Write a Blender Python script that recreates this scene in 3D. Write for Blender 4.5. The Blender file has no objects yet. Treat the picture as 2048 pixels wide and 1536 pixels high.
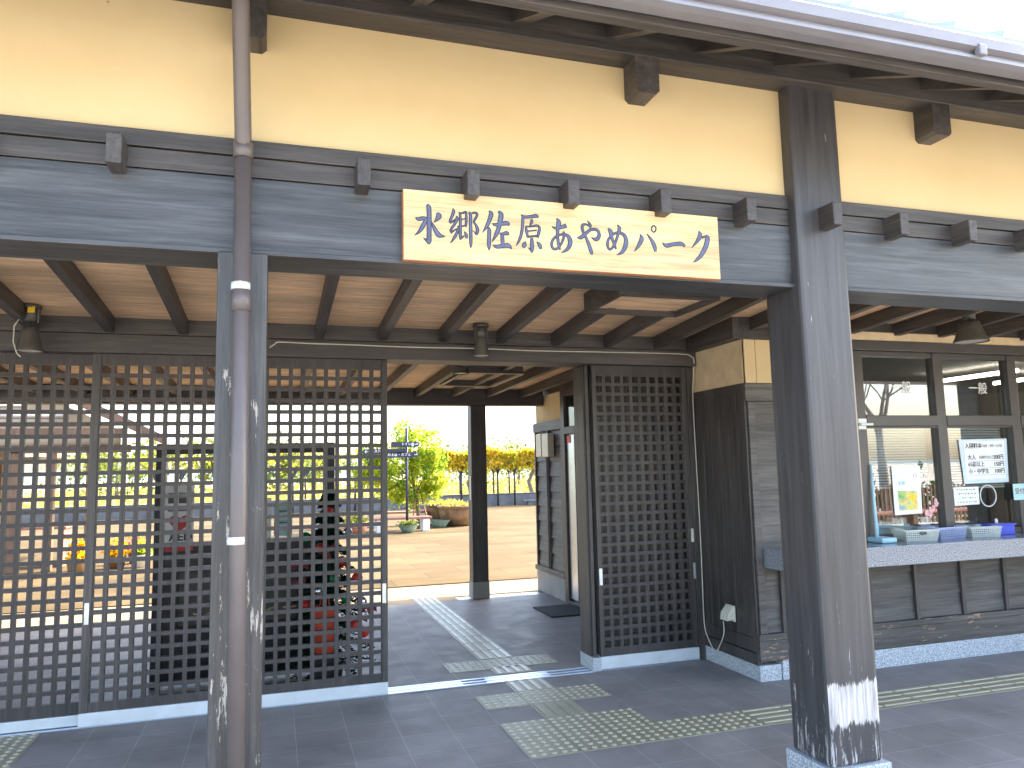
import bpy, bmesh, math, random
from mathutils import Vector, Matrix, noise as mnoise
random.seed(7)
R = math.radians
S = bpy.context.scene
COL = S.collection

# ------------------------------------------------------------------ camera
cam = bpy.data.cameras.new('camera')
cam.sensor_width = 36.0
cam.lens = 36.0 * 1510.8 / 2048.0
cam.clip_start = 0.05
cam.clip_end = 3000
camo = bpy.data.objects.new('camera', cam)
COL.objects.link(camo)
_r = Vector((0.9541334713675093, -0.2985989326127327, -0.021633221181979394))
_d = Vector((0.01320721492087196, 0.11417090642160621, -0.9933733304256264))
_f = Vector((0.29909010062221314, 0.9475250295213254, 0.11287794355138131))
CAMLOC = Vector((-1.6443316890279795, -4.074409527603976, 1.5589707420512133))
m = Matrix.Identity(4)
for i in range(3):
    m[i][0] = _r[i]; m[i][1] = -_d[i]; m[i][2] = -_f[i]; m[i][3] = CAMLOC[i]
camo.matrix_world = m
S.camera = camo

# ------------------------------------------------------------------ world and sun
SUN_AZ, SUN_EL = 75.0, 36.0          # azimuth from +y towards +x
w = bpy.data.worlds.new('World'); S.world = w; w.use_nodes = True
nt = w.node_tree
sky = nt.nodes.new('ShaderNodeTexSky'); sky.sky_type = 'NISHITA'; sky.sun_disc = False
sky.sun_elevation = R(SUN_EL); sky.sun_rotation = R(SUN_AZ)
sky.air_density = 1.0; sky.dust_density = 3.0; sky.ozone_density = 1.0
bg = nt.nodes['Background']; bg.inputs['Strength'].default_value = 0.15
nt.links.new(sky.outputs['Color'], bg.inputs['Color'])
sun = bpy.data.lights.new('sun', 'SUN'); sun.energy = 2.0; sun.angle = R(0.5); sun.color = (1.0, 0.90, 0.74)
suno = bpy.data.objects.new('sun', sun); COL.objects.link(suno)
sd = Vector((math.sin(R(SUN_AZ))*math.cos(R(SUN_EL)), math.cos(R(SUN_AZ))*math.cos(R(SUN_EL)), math.sin(R(SUN_EL))))
suno.rotation_euler = sd.to_track_quat('Z', 'Y').to_euler()
suno.location = (20, 10, 30)
S.view_settings.view_transform = 'Standard'
S.view_settings.look = 'None'
S.view_settings.exposure = 2.92
S.view_settings.gamma = 1.0
S.cycles.max_bounces = 10
S.cycles.diffuse_bounces = 5
S.cycles.transparent_max_bounces = 16
S.cycles.use_denoising = True
S.cycles.sample_clamp_indirect = 6.0
S.cycles.caustics_reflective = False
S.cycles.caustics_refractive = False

# ------------------------------------------------------------------ materials
def newmat(name):
    mt = bpy.data.materials.new(name); mt.use_nodes = True
    n = mt.node_tree.nodes; l = mt.node_tree.links
    return mt, n, l, n['Principled BSDF']

def coords(n, l, scale=(1, 1, 1), rot=(0, 0, 0)):
    tc = n.new('ShaderNodeTexCoord'); mp = n.new('ShaderNodeMapping')
    mp.inputs['Scale'].default_value = scale
    mp.inputs['Rotation'].default_value = rot
    l.new(tc.outputs['Object'], mp.inputs['Vector'])
    return mp.outputs['Vector']

def noisetex(n, l, vec, scale, detail=4, rough=0.55, dist=0.0):
    t = n.new('ShaderNodeTexNoise'); t.inputs['Scale'].default_value = scale
    t.inputs['Detail'].default_value = detail; t.inputs['Roughness'].default_value = rough
    t.inputs['Distortion'].default_value = dist
    l.new(vec, t.inputs['Vector'])
    return t.outputs['Fac']

def ramp(n, l, fac, stops):
    r = n.new('ShaderNodeValToRGB'); l.new(fac, r.inputs['Fac'])
    e = r.color_ramp.elements
    while len(e) < len(stops): e.new(0.5)
    for k, (p, c) in enumerate(stops):
        e[k].position = p
        e[k].color = (c, c, c, 1) if isinstance(c, (int, float)) else (*c, 1)
    return r.outputs['Color']

def mixc(n, l, fac, a, b, mode='MIX'):
    x = n.new('ShaderNodeMix'); x.data_type = 'RGBA'; x.blend_type = mode
    if isinstance(fac, (int, float)): x.inputs[0].default_value = fac
    else: l.new(fac, x.inputs[0])
    for s, v in ((6, a), (7, b)):
        if isinstance(v, tuple): x.inputs[s].default_value = (*v, 1)
        else: l.new(v, x.inputs[s])
    return x.outputs[2]

def math2(n, l, op, a, b=None, c=None):
    x = n.new('ShaderNodeMath'); x.operation = op
    for k, v in enumerate((a, b, c)):
        if v is None: continue
        if isinstance(v, (int, float)): x.inputs[k].default_value = v
        else: l.new(v, x.inputs[k])
    return x.outputs[0]

def bump(n, l, bs, h, strength=0.3, dist=0.01):
    b = n.new('ShaderNodeBump'); b.inputs['Strength'].default_value = strength
    b.inputs['Distance'].default_value = dist
    l.new(h, b.inputs['Height']); l.new(b.outputs['Normal'], bs.inputs['Normal'])

def plain(name, col, rough=0.5, metal=0.0, var=0.12, scale=8.0, bmp=0.0, spec=0.5):
    mt, n, l, bs = newmat(name)
    v = coords(n, l)
    f = noisetex(n, l, v, scale, 5)
    lo = tuple(c*(1-var) for c in col); hi = tuple(min(1, c*(1+var)) for c in col)
    l.new(ramp(n, l, f, [(0.3, lo), (0.7, hi)]), bs.inputs['Base Color'])
    bs.inputs['Roughness'].default_value = rough; bs.inputs['Metallic'].default_value = metal
    bs.inputs['Specular IOR Level'].default_value = spec
    if bmp: bump(n, l, bs, noisetex(n, l, v, scale*6, 4), bmp, 0.004)
    return mt

AX = {'x': (1.2, 26, 26), 'y': (26, 1.2, 26), 'z': (26, 26, 1.2)}
def wood(name, axis, col, rough=0.5, contrast=0.35, bmp=0.25, peel=0.0, peelcol=(0.5, 0.45, 0.37), pscale=(30, 30, 5)):
    mt, n, l, bs = newmat(name)
    v = coords(n, l, AX[axis])
    g = noisetex(n, l, v, 1.0, 8, 0.62, 0.5)
    fine = noisetex(n, l, v, 5.0, 4, 0.6)
    big = noisetex(n, l, coords(n, l, tuple(0.06*a+0.5 for a in AX[axis])), 1.5, 4)
    lo = tuple(c*(1-contrast) for c in col); hi = tuple(c*(1+contrast) for c in col)
    c = ramp(n, l, g, [(0.32, lo), (0.68, hi)])
    c2 = ramp(n, l, big, [(0.3, 0.68), (0.7, 1.25)])
    c = mixc(n, l, 1.0, c, c2, 'MULTIPLY')
    c3 = ramp(n, l, noisetex(n, l, coords(n, l, tuple(3.5*a for a in AX[axis])), 1.0, 6, 0.7, 0.2), [(0.35, 0.72), (0.62, 1.22)])
    c = mixc(n, l, 1.0, c, c3, 'MULTIPLY')
    if peel:
        pf = noisetex(n, l, coords(n, l, pscale), 1.0, 9, 0.75, 0.3)
        pb = noisetex(n, l, coords(n, l, (3, 3, 1.6)), 1.0, 3)
        tz = n.new('ShaderNodeTexCoord'); sz = n.new('ShaderNodeSeparateXYZ'); l.new(tz.outputs['Object'], sz.inputs[0])
        zz = ramp(n, l, math2(n, l, 'MULTIPLY', sz.outputs['Z'], 0.4), [(0.15, 0.06), (0.60, 0.05), (0.75, 0.0), (0.97, -0.03)])
        s = math2(n, l, 'ADD', math2(n, l, 'ADD', pf, math2(n, l, 'MULTIPLY', pb, 0.55)), zz)
        mk = ramp(n, l, s, [(1.03-peel, 0.0), (1.045-peel, 1.0)])
        c = mixc(n, l, mk, c, peelcol)
    l.new(c, bs.inputs['Base Color'])
    bs.inputs['Roughness'].default_value = rough
    bump(n, l, bs, math2(n, l, 'ADD', g, math2(n, l, 'MULTIPLY', fine, 0.4)), bmp, 0.004)
    return mt

M = {}
DW = (0.062, 0.055, 0.052)
for a in 'xyz':
    M['dark_'+a] = wood('dark_stained_wood_'+a, a, DW, 0.48)
M['beam'] = wood('dark_beam_wood', 'x', (0.052, 0.054, 0.058), 0.42, 0.5, 0.5)
M['lattice'] = wood('lattice_wood', 'z', (0.050, 0.043, 0.042), 0.5, 0.25, 0.15)
M['siding'] = wood('siding_wood', 'x', (0.085, 0.078, 0.072), 0.55, 0.4, 0.4)
M['siding_y'] = wood('siding_wood_y', 'y', (0.085, 0.078, 0.072), 0.55, 0.4, 0.4)
M['soffit'] = wood('soffit_wood', 'y', (0.16, 0.125, 0.105), 0.6, 0.2, 0.1)
M['ceil'] = wood('ceiling_plywood', 'x', (0.74, 0.50, 0.30), 0.6, 0.16, 0.05)
M['signwood'] = wood('sign_plank', 'x', (0.62, 0.445, 0.23), 0.55, 0.15, 0.15)
M['signedge'] = wood('sign_edge', 'x', (0.45, 0.20, 0.09), 0.55, 0.2, 0.12)
M['bench'] = wood('bench_wood', 'x', (0.34, 0.15, 0.11), 0.6, 0.2, 0.2)
M['bark'] = wood('bark', 'z', (0.16, 0.12, 0.085), 0.85, 0.4, 0.8)
M['greybark'] = wood('grey_bark', 'z', (0.22, 0.20, 0.18), 0.85, 0.4, 0.8)

M['skirting'] = wood('scraped_skirting', 'x', (0.085, 0.078, 0.072), 0.55, 0.4, 0.4, peel=0.10, peelcol=(0.40, 0.25, 0.15), pscale=(7, 30, 40))
# peeled paint on the slim column
M['peeled'] = wood('peeling_column_paint', 'z', (0.060, 0.058, 0.058), 0.45, 0.35, 0.4, peel=0.130, peelcol=(0.42, 0.38, 0.33))

def big_column_mat():
    mt, n, l, bs = newmat('worn_column_paint')
    v = coords(n, l, AX['z'])
    g = noisetex(n, l, v, 1.0, 8, 0.62, 0.5)
    c = ramp(n, l, g, [(0.3, (0.034, 0.032, 0.034)), (0.7, (0.075, 0.072, 0.075))])
    # scattered flakes
    pf = noisetex(n, l, coords(n, l, (34, 34, 3.2)), 1.0, 9, 0.78, 0.3)
    tc = n.new('ShaderNodeTexCoord'); sx = n.new('ShaderNodeSeparateXYZ'); l.new(tc.outputs['Object'], sx.inputs[0])
    z = sx.outputs['Z']
    low = ramp(n, l, math2(n, l, 'MULTIPLY', z, 0.4), [(0.10, 0.13), (0.36, 0.02), (0.9, 0.0)])
    mk1 = ramp(n, l, math2(n, l, 'ADD', pf, low), [(0.672, 0.0), (0.684, 1.0)])
    # large bare band on the front face
    rag = noisetex(n, l, coords(n, l, (30, 30, 4.5)), 1.0, 9, 0.72, 0.2)
    d = math2(n, l, 'ABSOLUTE', math2(n, l, 'SUBTRACT', z, 0.452))
    rag2 = noisetex(n, l, coords(n, l, (7, 7, 2)), 1.0, 3, 0.6, 0.4); rag3 = noisetex(n, l, coords(n, l, (110, 110, 9)), 1.0, 6, 0.8, 0.1)
    rs = math2(n, l, 'ADD', math2(n, l, 'MULTIPLY', rag, 0.55), math2(n, l, 'ADD', math2(n, l, 'MULTIPLY', rag2, 0.25), math2(n, l, 'MULTIPLY', rag3, 0.30)))
    d = math2(n, l, 'ADD', d, math2(n, l, 'MULTIPLY', rs, -0.25))
    band = ramp(n, l, math2(n, l, 'ADD', d, 0.5), [(0.455, 1.0), (0.462, 0.0)])
    ge = n.new('ShaderNodeNewGeometry'); sn = n.new('ShaderNodeSeparateXYZ'); l.new(ge.outputs['True Normal'], sn.inputs[0])
    front = math2(n, l, 'LESS_THAN', sn.outputs['Y'], -0.9)
    holes = ramp(n, l, noisetex(n, l, coords(n, l, (70, 70, 7)), 1.0, 6, 0.7), [(0.30, 0.0), (0.36, 1.0)])
    band = math2(n, l, 'MULTIPLY', math2(n, l, 'MULTIPLY', band, front), holes)
    ox = sx.outputs['X']
    mk = math2(n, l, 'MAXIMUM', mk1, band)
    bare = ramp(n, l, noisetex(n, l, coords(n, l, (60, 60, 4)), 1.0, 7, 0.7), [(0.35, (0.26, 0.24, 0.235)), (0.62, (0.62, 0.585, 0.56))])
    l.new(mixc(n, l, mk, c, bare), bs.inputs['Base Color'])
    bs.inputs['Roughness'].default_value = 0.42
    bump(n, l, bs, math2(n, l, 'SUBTRACT', g, math2(n, l, 'MULTIPLY', mk, 0.5)), 0.5, 0.004)
    return mt
M['bigcol'] = big_column_mat()

def plaster_mat():
    mt, n, l, bs = newmat('ochre_plaster')
    v = coords(n, l)
    f = noisetex(n, l, v, 1.4, 6, 0.6)
    c = ramp(n, l, f, [(0.25, (0.58, 0.445, 0.235)), (0.75, (0.65, 0.515, 0.295))])
    sp = n.new('ShaderNodeTexVoronoi'); sp.inputs['Scale'].default_value = 5.5; l.new(v, sp.inputs['Vector'])
    spot = ramp(n, l, sp.outputs['Distance'], [(0.028, 1.0), (0.05, 0.0)])
    keep = ramp(n, l, noisetex(n, l, v, 2.3, 2), [(0.5, 0.0), (0.56, 1.0)])
    c = mixc(n, l, math2(n, l, 'MULTIPLY', spot, math2(n, l, 'MULTIPLY', keep, 0.65)), c, (0.24, 0.14, 0.08))
    l.new(c, bs.inputs['Base Color']); bs.inputs['Roughness'].default_value = 0.9
    bump(n, l, bs, noisetex(n, l, coords(n, l, (40, 40, 110)), 1.0, 5, 0.7), 0.16, 0.003)
    return mt
M['plaster'] = plaster_mat()
M['plaster2'] = plain('cream_board', (0.66, 0.52, 0.32), 0.8, bmp=0.15)

def granite_mat(name, base=(0.36, 0.38, 0.40), lo=0.45, hi=1.5, scale=260):
    mt, n, l, bs = newmat(name)
    v = coords(n, l)
    f = noisetex(n, l, v, scale, 2, 0.6)
    l.new(ramp(n, l, f, [(0.36, tuple(c*lo for c in base)), (0.5, base), (0.63, tuple(min(.9, c*hi) for c in base))]), bs.inputs['Base Color'])
    bs.inputs['Roughness'].default_value = 0.35
    return mt
M['granite'] = granite_mat('speckled_granite', (0.44, 0.47, 0.50), 0.42, 1.6, 150)
M['granite_top'] = granite_mat('polished_granite', (0.23, 0.25, 0.28), 0.5, 1.5, 110)
M['granite_top'].node_tree.nodes['Principled BSDF'].inputs['Roughness'].default_value = 0.16
M['concrete'] = plain('concrete', (0.30, 0.29, 0.27), 0.85, var=0.2, scale=2.0, bmp=0.2)

def tile_mat():
    mt, n, l, bs = newmat('dark_floor_tile')
    v = coords(n, l)
    b = n.new('ShaderNodeTexBrick'); b.offset = 0.0; b.squash = 1.0
    b.inputs['Scale'].default_value = 1.0; b.inputs['Brick Width'].default_value = 0.3; b.inputs['Row Height'].default_value = 0.3
    b.inputs['Mortar Size'].default_value = 0.0022; b.inputs['Mortar Smooth'].default_value = 0.4; b.inputs['Bias'].default_value = 0.0
    b.inputs['Color1'].default_value = (0.245, 0.228, 0.222, 1); b.inputs['Color2'].default_value = (0.275, 0.257, 0.249, 1)
    b.inputs['Mortar'].default_value = (0.40, 0.385, 0.37, 1)
    l.new(v, b.inputs['Vector'])
    st = ramp(n, l, noisetex(n, l, coords(n, l, (0.9, 0.9, 1)), 2.0, 7, 0.65), [(0.3, 0.78), (0.72, 1.22)])
    c = mixc(n, l, 1.0, b.outputs['Color'], st, 'MULTIPLY')
    l.new(c, bs.inputs['Base Color'])
    rr = ramp(n, l, noisetex(n, l, v, 5.0, 5), [(0.3, 0.46), (0.7, 0.62)])
    l.new(rr, bs.inputs['Roughness']); bs.inputs['Specular IOR Level'].default_value = 0.10
    h = math2(n, l, 'SUBTRACT', math2(n, l, 'MULTIPLY', noisetex(n, l, coords(n, l, (4, 60, 60)), 1.0, 4), 0.3), b.outputs['Fac'])
    bump(n, l, bs, h, 0.35, 0.003)
    return mt
M['tile'] = tile_mat()

def court_mat():
    mt, n, l, bs = newmat('courtyard_paving')
    v = coords(n, l)
    b = n.new('ShaderNodeTexBrick'); b.offset = 0.5
    b.inputs['Scale'].default_value = 1.0; b.inputs['Brick Width'].default_value = 1.2; b.inputs['Row Height'].default_value = 0.6
    b.inputs['Mortar Size'].default_value = 0.012; b.inputs['Mortar Smooth'].default_value = 0.3
    b.inputs['Color1'].default_value = (0.170, 0.124, 0.068, 1); b.inputs['Color2'].default_value = (0.135, 0.100, 0.057, 1)
    b.inputs['Mortar'].default_value = (0.11, 0.085, 0.055, 1)
    l.new(v, b.inputs['Vector'])
    st = ramp(n, l, noisetex(n, l, coords(n, l, (0.35, 0.8, 1)), 1.0, 7, 0.65), [(0.3, 0.70), (0.7, 1.2)])
    l.new(mixc(n, l, 1.0, b.outputs['Color'], st, 'MULTIPLY'), bs.inputs['Base Color'])
    bs.inputs['Roughness'].default_value = 0.95; bs.inputs['Specular IOR Level'].default_value = 0.05
    bump(n, l, bs, noisetex(n, l, v, 40, 5), 0.3, 0.004)
    return mt
M['court'] = court_mat()
M['slab'] = plain('pale_edge_slab', (0.36, 0.29, 0.20), 0.9, var=0.1, scale=3, bmp=0.1, spec=0.05)
M['gravel'] = granite_mat('pale_gravel', (0.40, 0.37, 0.32), 0.35, 1.9, 38)
M['tactile'] = plain('tactile_tile', (0.30, 0.275, 0.185), 0.45, var=0.12, scale=5)
M['tactile_top'] = plain('tactile_pale_top', (0.50, 0.475, 0.36), 0.4, var=0.1, scale=9)  # paler tone on domes and bars than on the tile under them
M['metal'] = plain('brushed_aluminium', (0.62, 0.66, 0.70), 0.32, 0.85, 0.08, 14)
M['kick'] = plain('pale_kick_plate', (0.66, 0.70, 0.73), 0.42, 0.35, 0.08, 7)
M['rail'] = plain('floor_rail_metal', (0.55, 0.60, 0.70), 0.3, 0.9, 0.1, 10)
M['steelband'] = plain('bright_steel_band', (0.86, 0.87, 0.84), 0.25, 0.35, 0.05, 30)
M['pipe'] = plain('brown_pvc', (0.115, 0.096, 0.092), 0.38, 0.0, 0.08, 9)
M['gutter'] = plain('gutter_grey', (0.20, 0.195, 0.215), 0.32, 0.0, 0.08, 5)
M['rooftile'] = plain('roof_tile_grey', (0.22, 0.26, 0.30), 0.35, 0.0, 0.2, 6)
M['ink'] = plain('carved_dark_edge', (0.020, 0.022, 0.045), 0.5)
M['inkblue'] = plain('carved_blue_fill', (0.075, 0.09, 0.165), 0.45, var=0.25, scale=40)
M['white'] = plain('white_plastic', (0.75, 0.77, 0.76), 0.35, var=0.05)
M['paper'] = plain('white_paper', (0.80, 0.82, 0.81), 0.7, var=0.03)
M['cream'] = plain('cream_plastic', (0.62, 0.60, 0.50), 0.4, var=0.06)
M['black'] = plain('near_black', (0.010, 0.011, 0.014), 0.4, var=0.2)
M['textblack'] = plain('printed_black', (0.03, 0.03, 0.035), 0.6)
M['mat'] = plain('rubber_mat', (0.022, 0.022, 0.024), 0.85, var=0.3, scale=60, bmp=0.5)
M['lamp'] = plain('lamp_grey', (0.085, 0.082, 0.070), 0.5, 0.2, 0.15, 20)
M['lens'] = plain('lamp_lens', (0.7, 0.68, 0.6), 0.2, var=0.05)
M['yellow'] = plain('yellow_tag', (0.85, 0.55, 0.02), 0.5)
M['navy'] = plain('navy_sign', (0.030, 0.030, 0.062), 0.45)
M['red'] = plain('red_paint', (0.55, 0.022, 0.02), 0.45)
M['redcloth'] = plain('orange_red_cloth', (0.72, 0.085, 0.03), 0.6, bmp=0.2)
M['maroon'] = plain('maroon_ribbon', (0.20, 0.008, 0.02), 0.5)
M['green'] = plain('green_bauble', (0.0, 0.24, 0.07), 0.2)
M['silver'] = plain('silver_bauble', (0.75, 0.77, 0.8), 0.12, 0.9)
M['blue'] = plain('blue_plastic', (0.07, 0.10, 0.62), 0.4)
M['skyblue'] = plain('pale_blue_plastic', (0.38, 0.62, 0.75), 0.35)
M['lilac'] = plain('lilac_plastic', (0.50, 0.58, 0.82), 0.35)
M['basket'] = plain('white_basket', (0.74, 0.79, 0.76), 0.35, var=0.05)
M['terracotta'] = plain('brown_glazed_pot', (0.20, 0.115, 0.06), 0.45, 0.0, 0.45, 5, 0.3)
M['celadon'] = plain('green_glazed_pot', (0.22, 0.34, 0.31), 0.3, 0.0, 0.25, 5)
M['soil'] = plain('soil', (0.10, 0.065, 0.035), 0.95, bmp=0.4)
M['lowwall'] = plain('grey_concrete_wall', (0.14, 0.14, 0.145), 0.85, 0, 0.2, 3, 0.2)
M['pergola'] = plain('pergola_steel', (0.035, 0.037, 0.042), 0.5)
M['housewall'] = plain('pale_house_wall', (0.62, 0.52, 0.38), 0.85, 0, 0.1, 2)
M['housewood'] = wood('house_brown_wood', 'z', (0.20, 0.12, 0.075), 0.6, 0.25, 0.2)
M['shutter'] = plain('grey_shutter', (0.35, 0.36, 0.35), 0.5)
M['room'] = plain('office_wall', (0.48, 0.46, 0.43), 0.8)
M['dirt'] = plain('field_soil', (0.3, 0.26, 0.15), 0.95, 0, 0.25, 0.5)
M['pink'] = plain('pink_sticker', (0.75, 0.42, 0.42), 0.6)
M['maskteal'] = plain('pale_teal_print', (0.45, 0.70, 0.70), 0.6)

def glass_mat(name, tint=(0.93, 0.95, 0.95), boost=1.8):
    mt = bpy.data.materials.new(name); mt.use_nodes = True
    n = mt.node_tree.nodes; l = mt.node_tree.links
    for x in list(n): n.remove(x)
    out = n.new('ShaderNodeOutputMaterial'); mx = n.new('ShaderNodeMixShader')
    tr = n.new('ShaderNodeBsdfTransparent'); tr.inputs[0].default_value = (*tint, 1)
    gl = n.new('ShaderNodeBsdfGlossy'); gl.inputs['Roughness'].default_value = 0.0
    lw = n.new('ShaderNodeLayerWeight'); lw.inputs['Blend'].default_value = 0.5
    f = math2(n, l, 'MULTIPLY_ADD', math2(n, l, 'POWER', lw.outputs['Facing'], 4.0), 0.9, 0.04*boost)
    f = math2(n, l, 'MINIMUM', f, 1.0)
    l.new(f, mx.inputs[0]); l.new(tr.outputs[0], mx.inputs[1]); l.new(gl.outputs[0], mx.inputs[2])
    l.new(mx.outputs[0], out.inputs[0])
    return mt
M['glass'] = glass_mat('office_glass', (0.93, 0.95, 0.94), 4.5)
M['doorglass'] = glass_mat('door_glass', (0.75, 0.78, 0.78), 0.8)
M['clear'] = glass_mat('clear_board', (0.92, 0.94, 0.94), 1.5)

def emit_mat(name, col, s):
    mt, n, l, bs = newmat(name)
    bs.inputs['Base Color'].default_value = (*col, 1)
    bs.inputs['Emission Color'].default_value = (*col, 1); bs.inputs['Emission Strength'].default_value = s
    return mt
M['farhill'] = plain('far_hill_green', (0.16, 0.20, 0.19), 0.9, 0, 0.2, 0.02)
M['paleframe'] = plain('pale_blue_frame', (0.58, 0.70, 0.76), 0.35, var=0.05)
M['apron'] = plain('pale_concrete_paving', (0.52, 0.48, 0.41), 0.9, var=0.1, scale=0.4, spec=0.1)
M['frame'] = plain('dark_window_frame', (0.085, 0.080, 0.076), 0.4, 0.2, 0.08, 5)
M['tube'] = emit_mat('fluorescent_tube', (1.0, 0.93, 0.80), 2.2)

def leaf_mat(name, cols, scale=1.2, trans=0.45):
    mt = bpy.data.materials.new(name); mt.use_nodes = True
    n = mt.node_tree.nodes; l = mt.node_tree.links
    for x in list(n): n.remove(x)
    out = n.new('ShaderNodeOutputMaterial'); mx = n.new('ShaderNodeMixShader'); mx.inputs[0].default_value = trans
    v = coords(n, l)
    f = noisetex(n, l, v, scale, 3)
    wn = n.new('ShaderNodeTexWhiteNoise'); wn.noise_dimensions = '3D'
    sn = n.new('ShaderNodeVectorMath'); sn.operation = 'SNAP'; sn.inputs[1].default_value = (0.09, 0.09, 0.09)
    l.new(v, sn.inputs[0]); l.new(sn.outputs[0], wn.inputs['Vector'])
    f2 = math2(n, l, 'ADD', math2(n, l, 'MULTIPLY', f, 0.65), math2(n, l, 'MULTIPLY', wn.outputs['Value'], 0.35))
    k = len(cols)
    c = ramp(n, l, f2, [(0.25+0.5*i/(k-1), cols[i]) for i in range(k)])
    d = n.new('ShaderNodeBsdfDiffuse'); t = n.new('ShaderNodeBsdfTranslucent')
    l.new(c, d.inputs[0]); l.new(c, t.inputs[0])
    l.new(d.outputs[0], mx.inputs[1]); l.new(t.outputs[0], mx.inputs[2]); l.new(mx.outputs[0], out.inputs[0])
    return mt
M['leaf'] = leaf_mat('yellow_green_leaf', [(0.12, 0.22, 0.04), (0.27, 0.42, 0.05), (0.48, 0.52, 0.05), (0.68, 0.56, 0.04)], 1.6, 0.55)
M['vine'] = leaf_mat('autumn_vine_leaf', [(0.22, 0.30, 0.05), (0.48, 0.44, 0.05), (0.72, 0.50, 0.04), (0.75, 0.58, 0.10)], 0.9, 0.55)
M['pine'] = leaf_mat('dark_green_needles', [(0.004, 0.016, 0.012), (0.01, 0.035, 0.022), (0.02, 0.06, 0.035)], 4.0, 0.15)
M['hedge'] = leaf_mat('distant_leaf', [(0.08, 0.13, 0.03), (0.20, 0.25, 0.05), (0.38, 0.33, 0.06)], 0.25, 0.3)
M['darkhedge'] = leaf_mat('dark_hedge_leaf', [(0.02, 0.045, 0.015), (0.05, 0.09, 0.03), (0.10, 0.14, 0.04)], 0.5, 0.3)
M['flower_y'] = leaf_mat('marigold_petal', [(0.75, 0.36, 0.01), (0.8, 0.55, 0.02)], 6, 0.2)
M['flower_r'] = leaf_mat('pink_red_petal', [(0.6, 0.05, 0.12), (0.7, 0.25, 0.2)], 6, 0.2)
M['straw'] = leaf_mat('field_grass', [(0.30, 0.28, 0.06), (0.48, 0.40, 0.10), (0.55, 0.48, 0.16)], 0.4, 0.3)

def poster_mat():
    mt, n, l, bs = newmat('flower_photo_print')
    v = coords(n, l)
    t = n.new('ShaderNodeTexVoronoi'); t.inputs['Scale'].default_value = 16; l.new(v, t.inputs['Vector'])
    sx = n.new('ShaderNodeSeparateXYZ'); l.new(v, sx.inputs[0])
    c = ramp(n, l, noisetex(n, l, v, 14, 3), [(0.3, (0.05, 0.32, 0.08)), (0.42, (0.30, 0.55, 0.15)), (0.52, (0.72, 0.45, 0.22)), (0.58, (0.75, 0.70, 0.10)), (0.7, (0.30, 0.42, 0.50))])
    l.new(c, bs.inputs['Base Color']); bs.inputs['Roughness'].default_value = 0.5
    return mt
M['photo'] = poster_mat()

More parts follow.
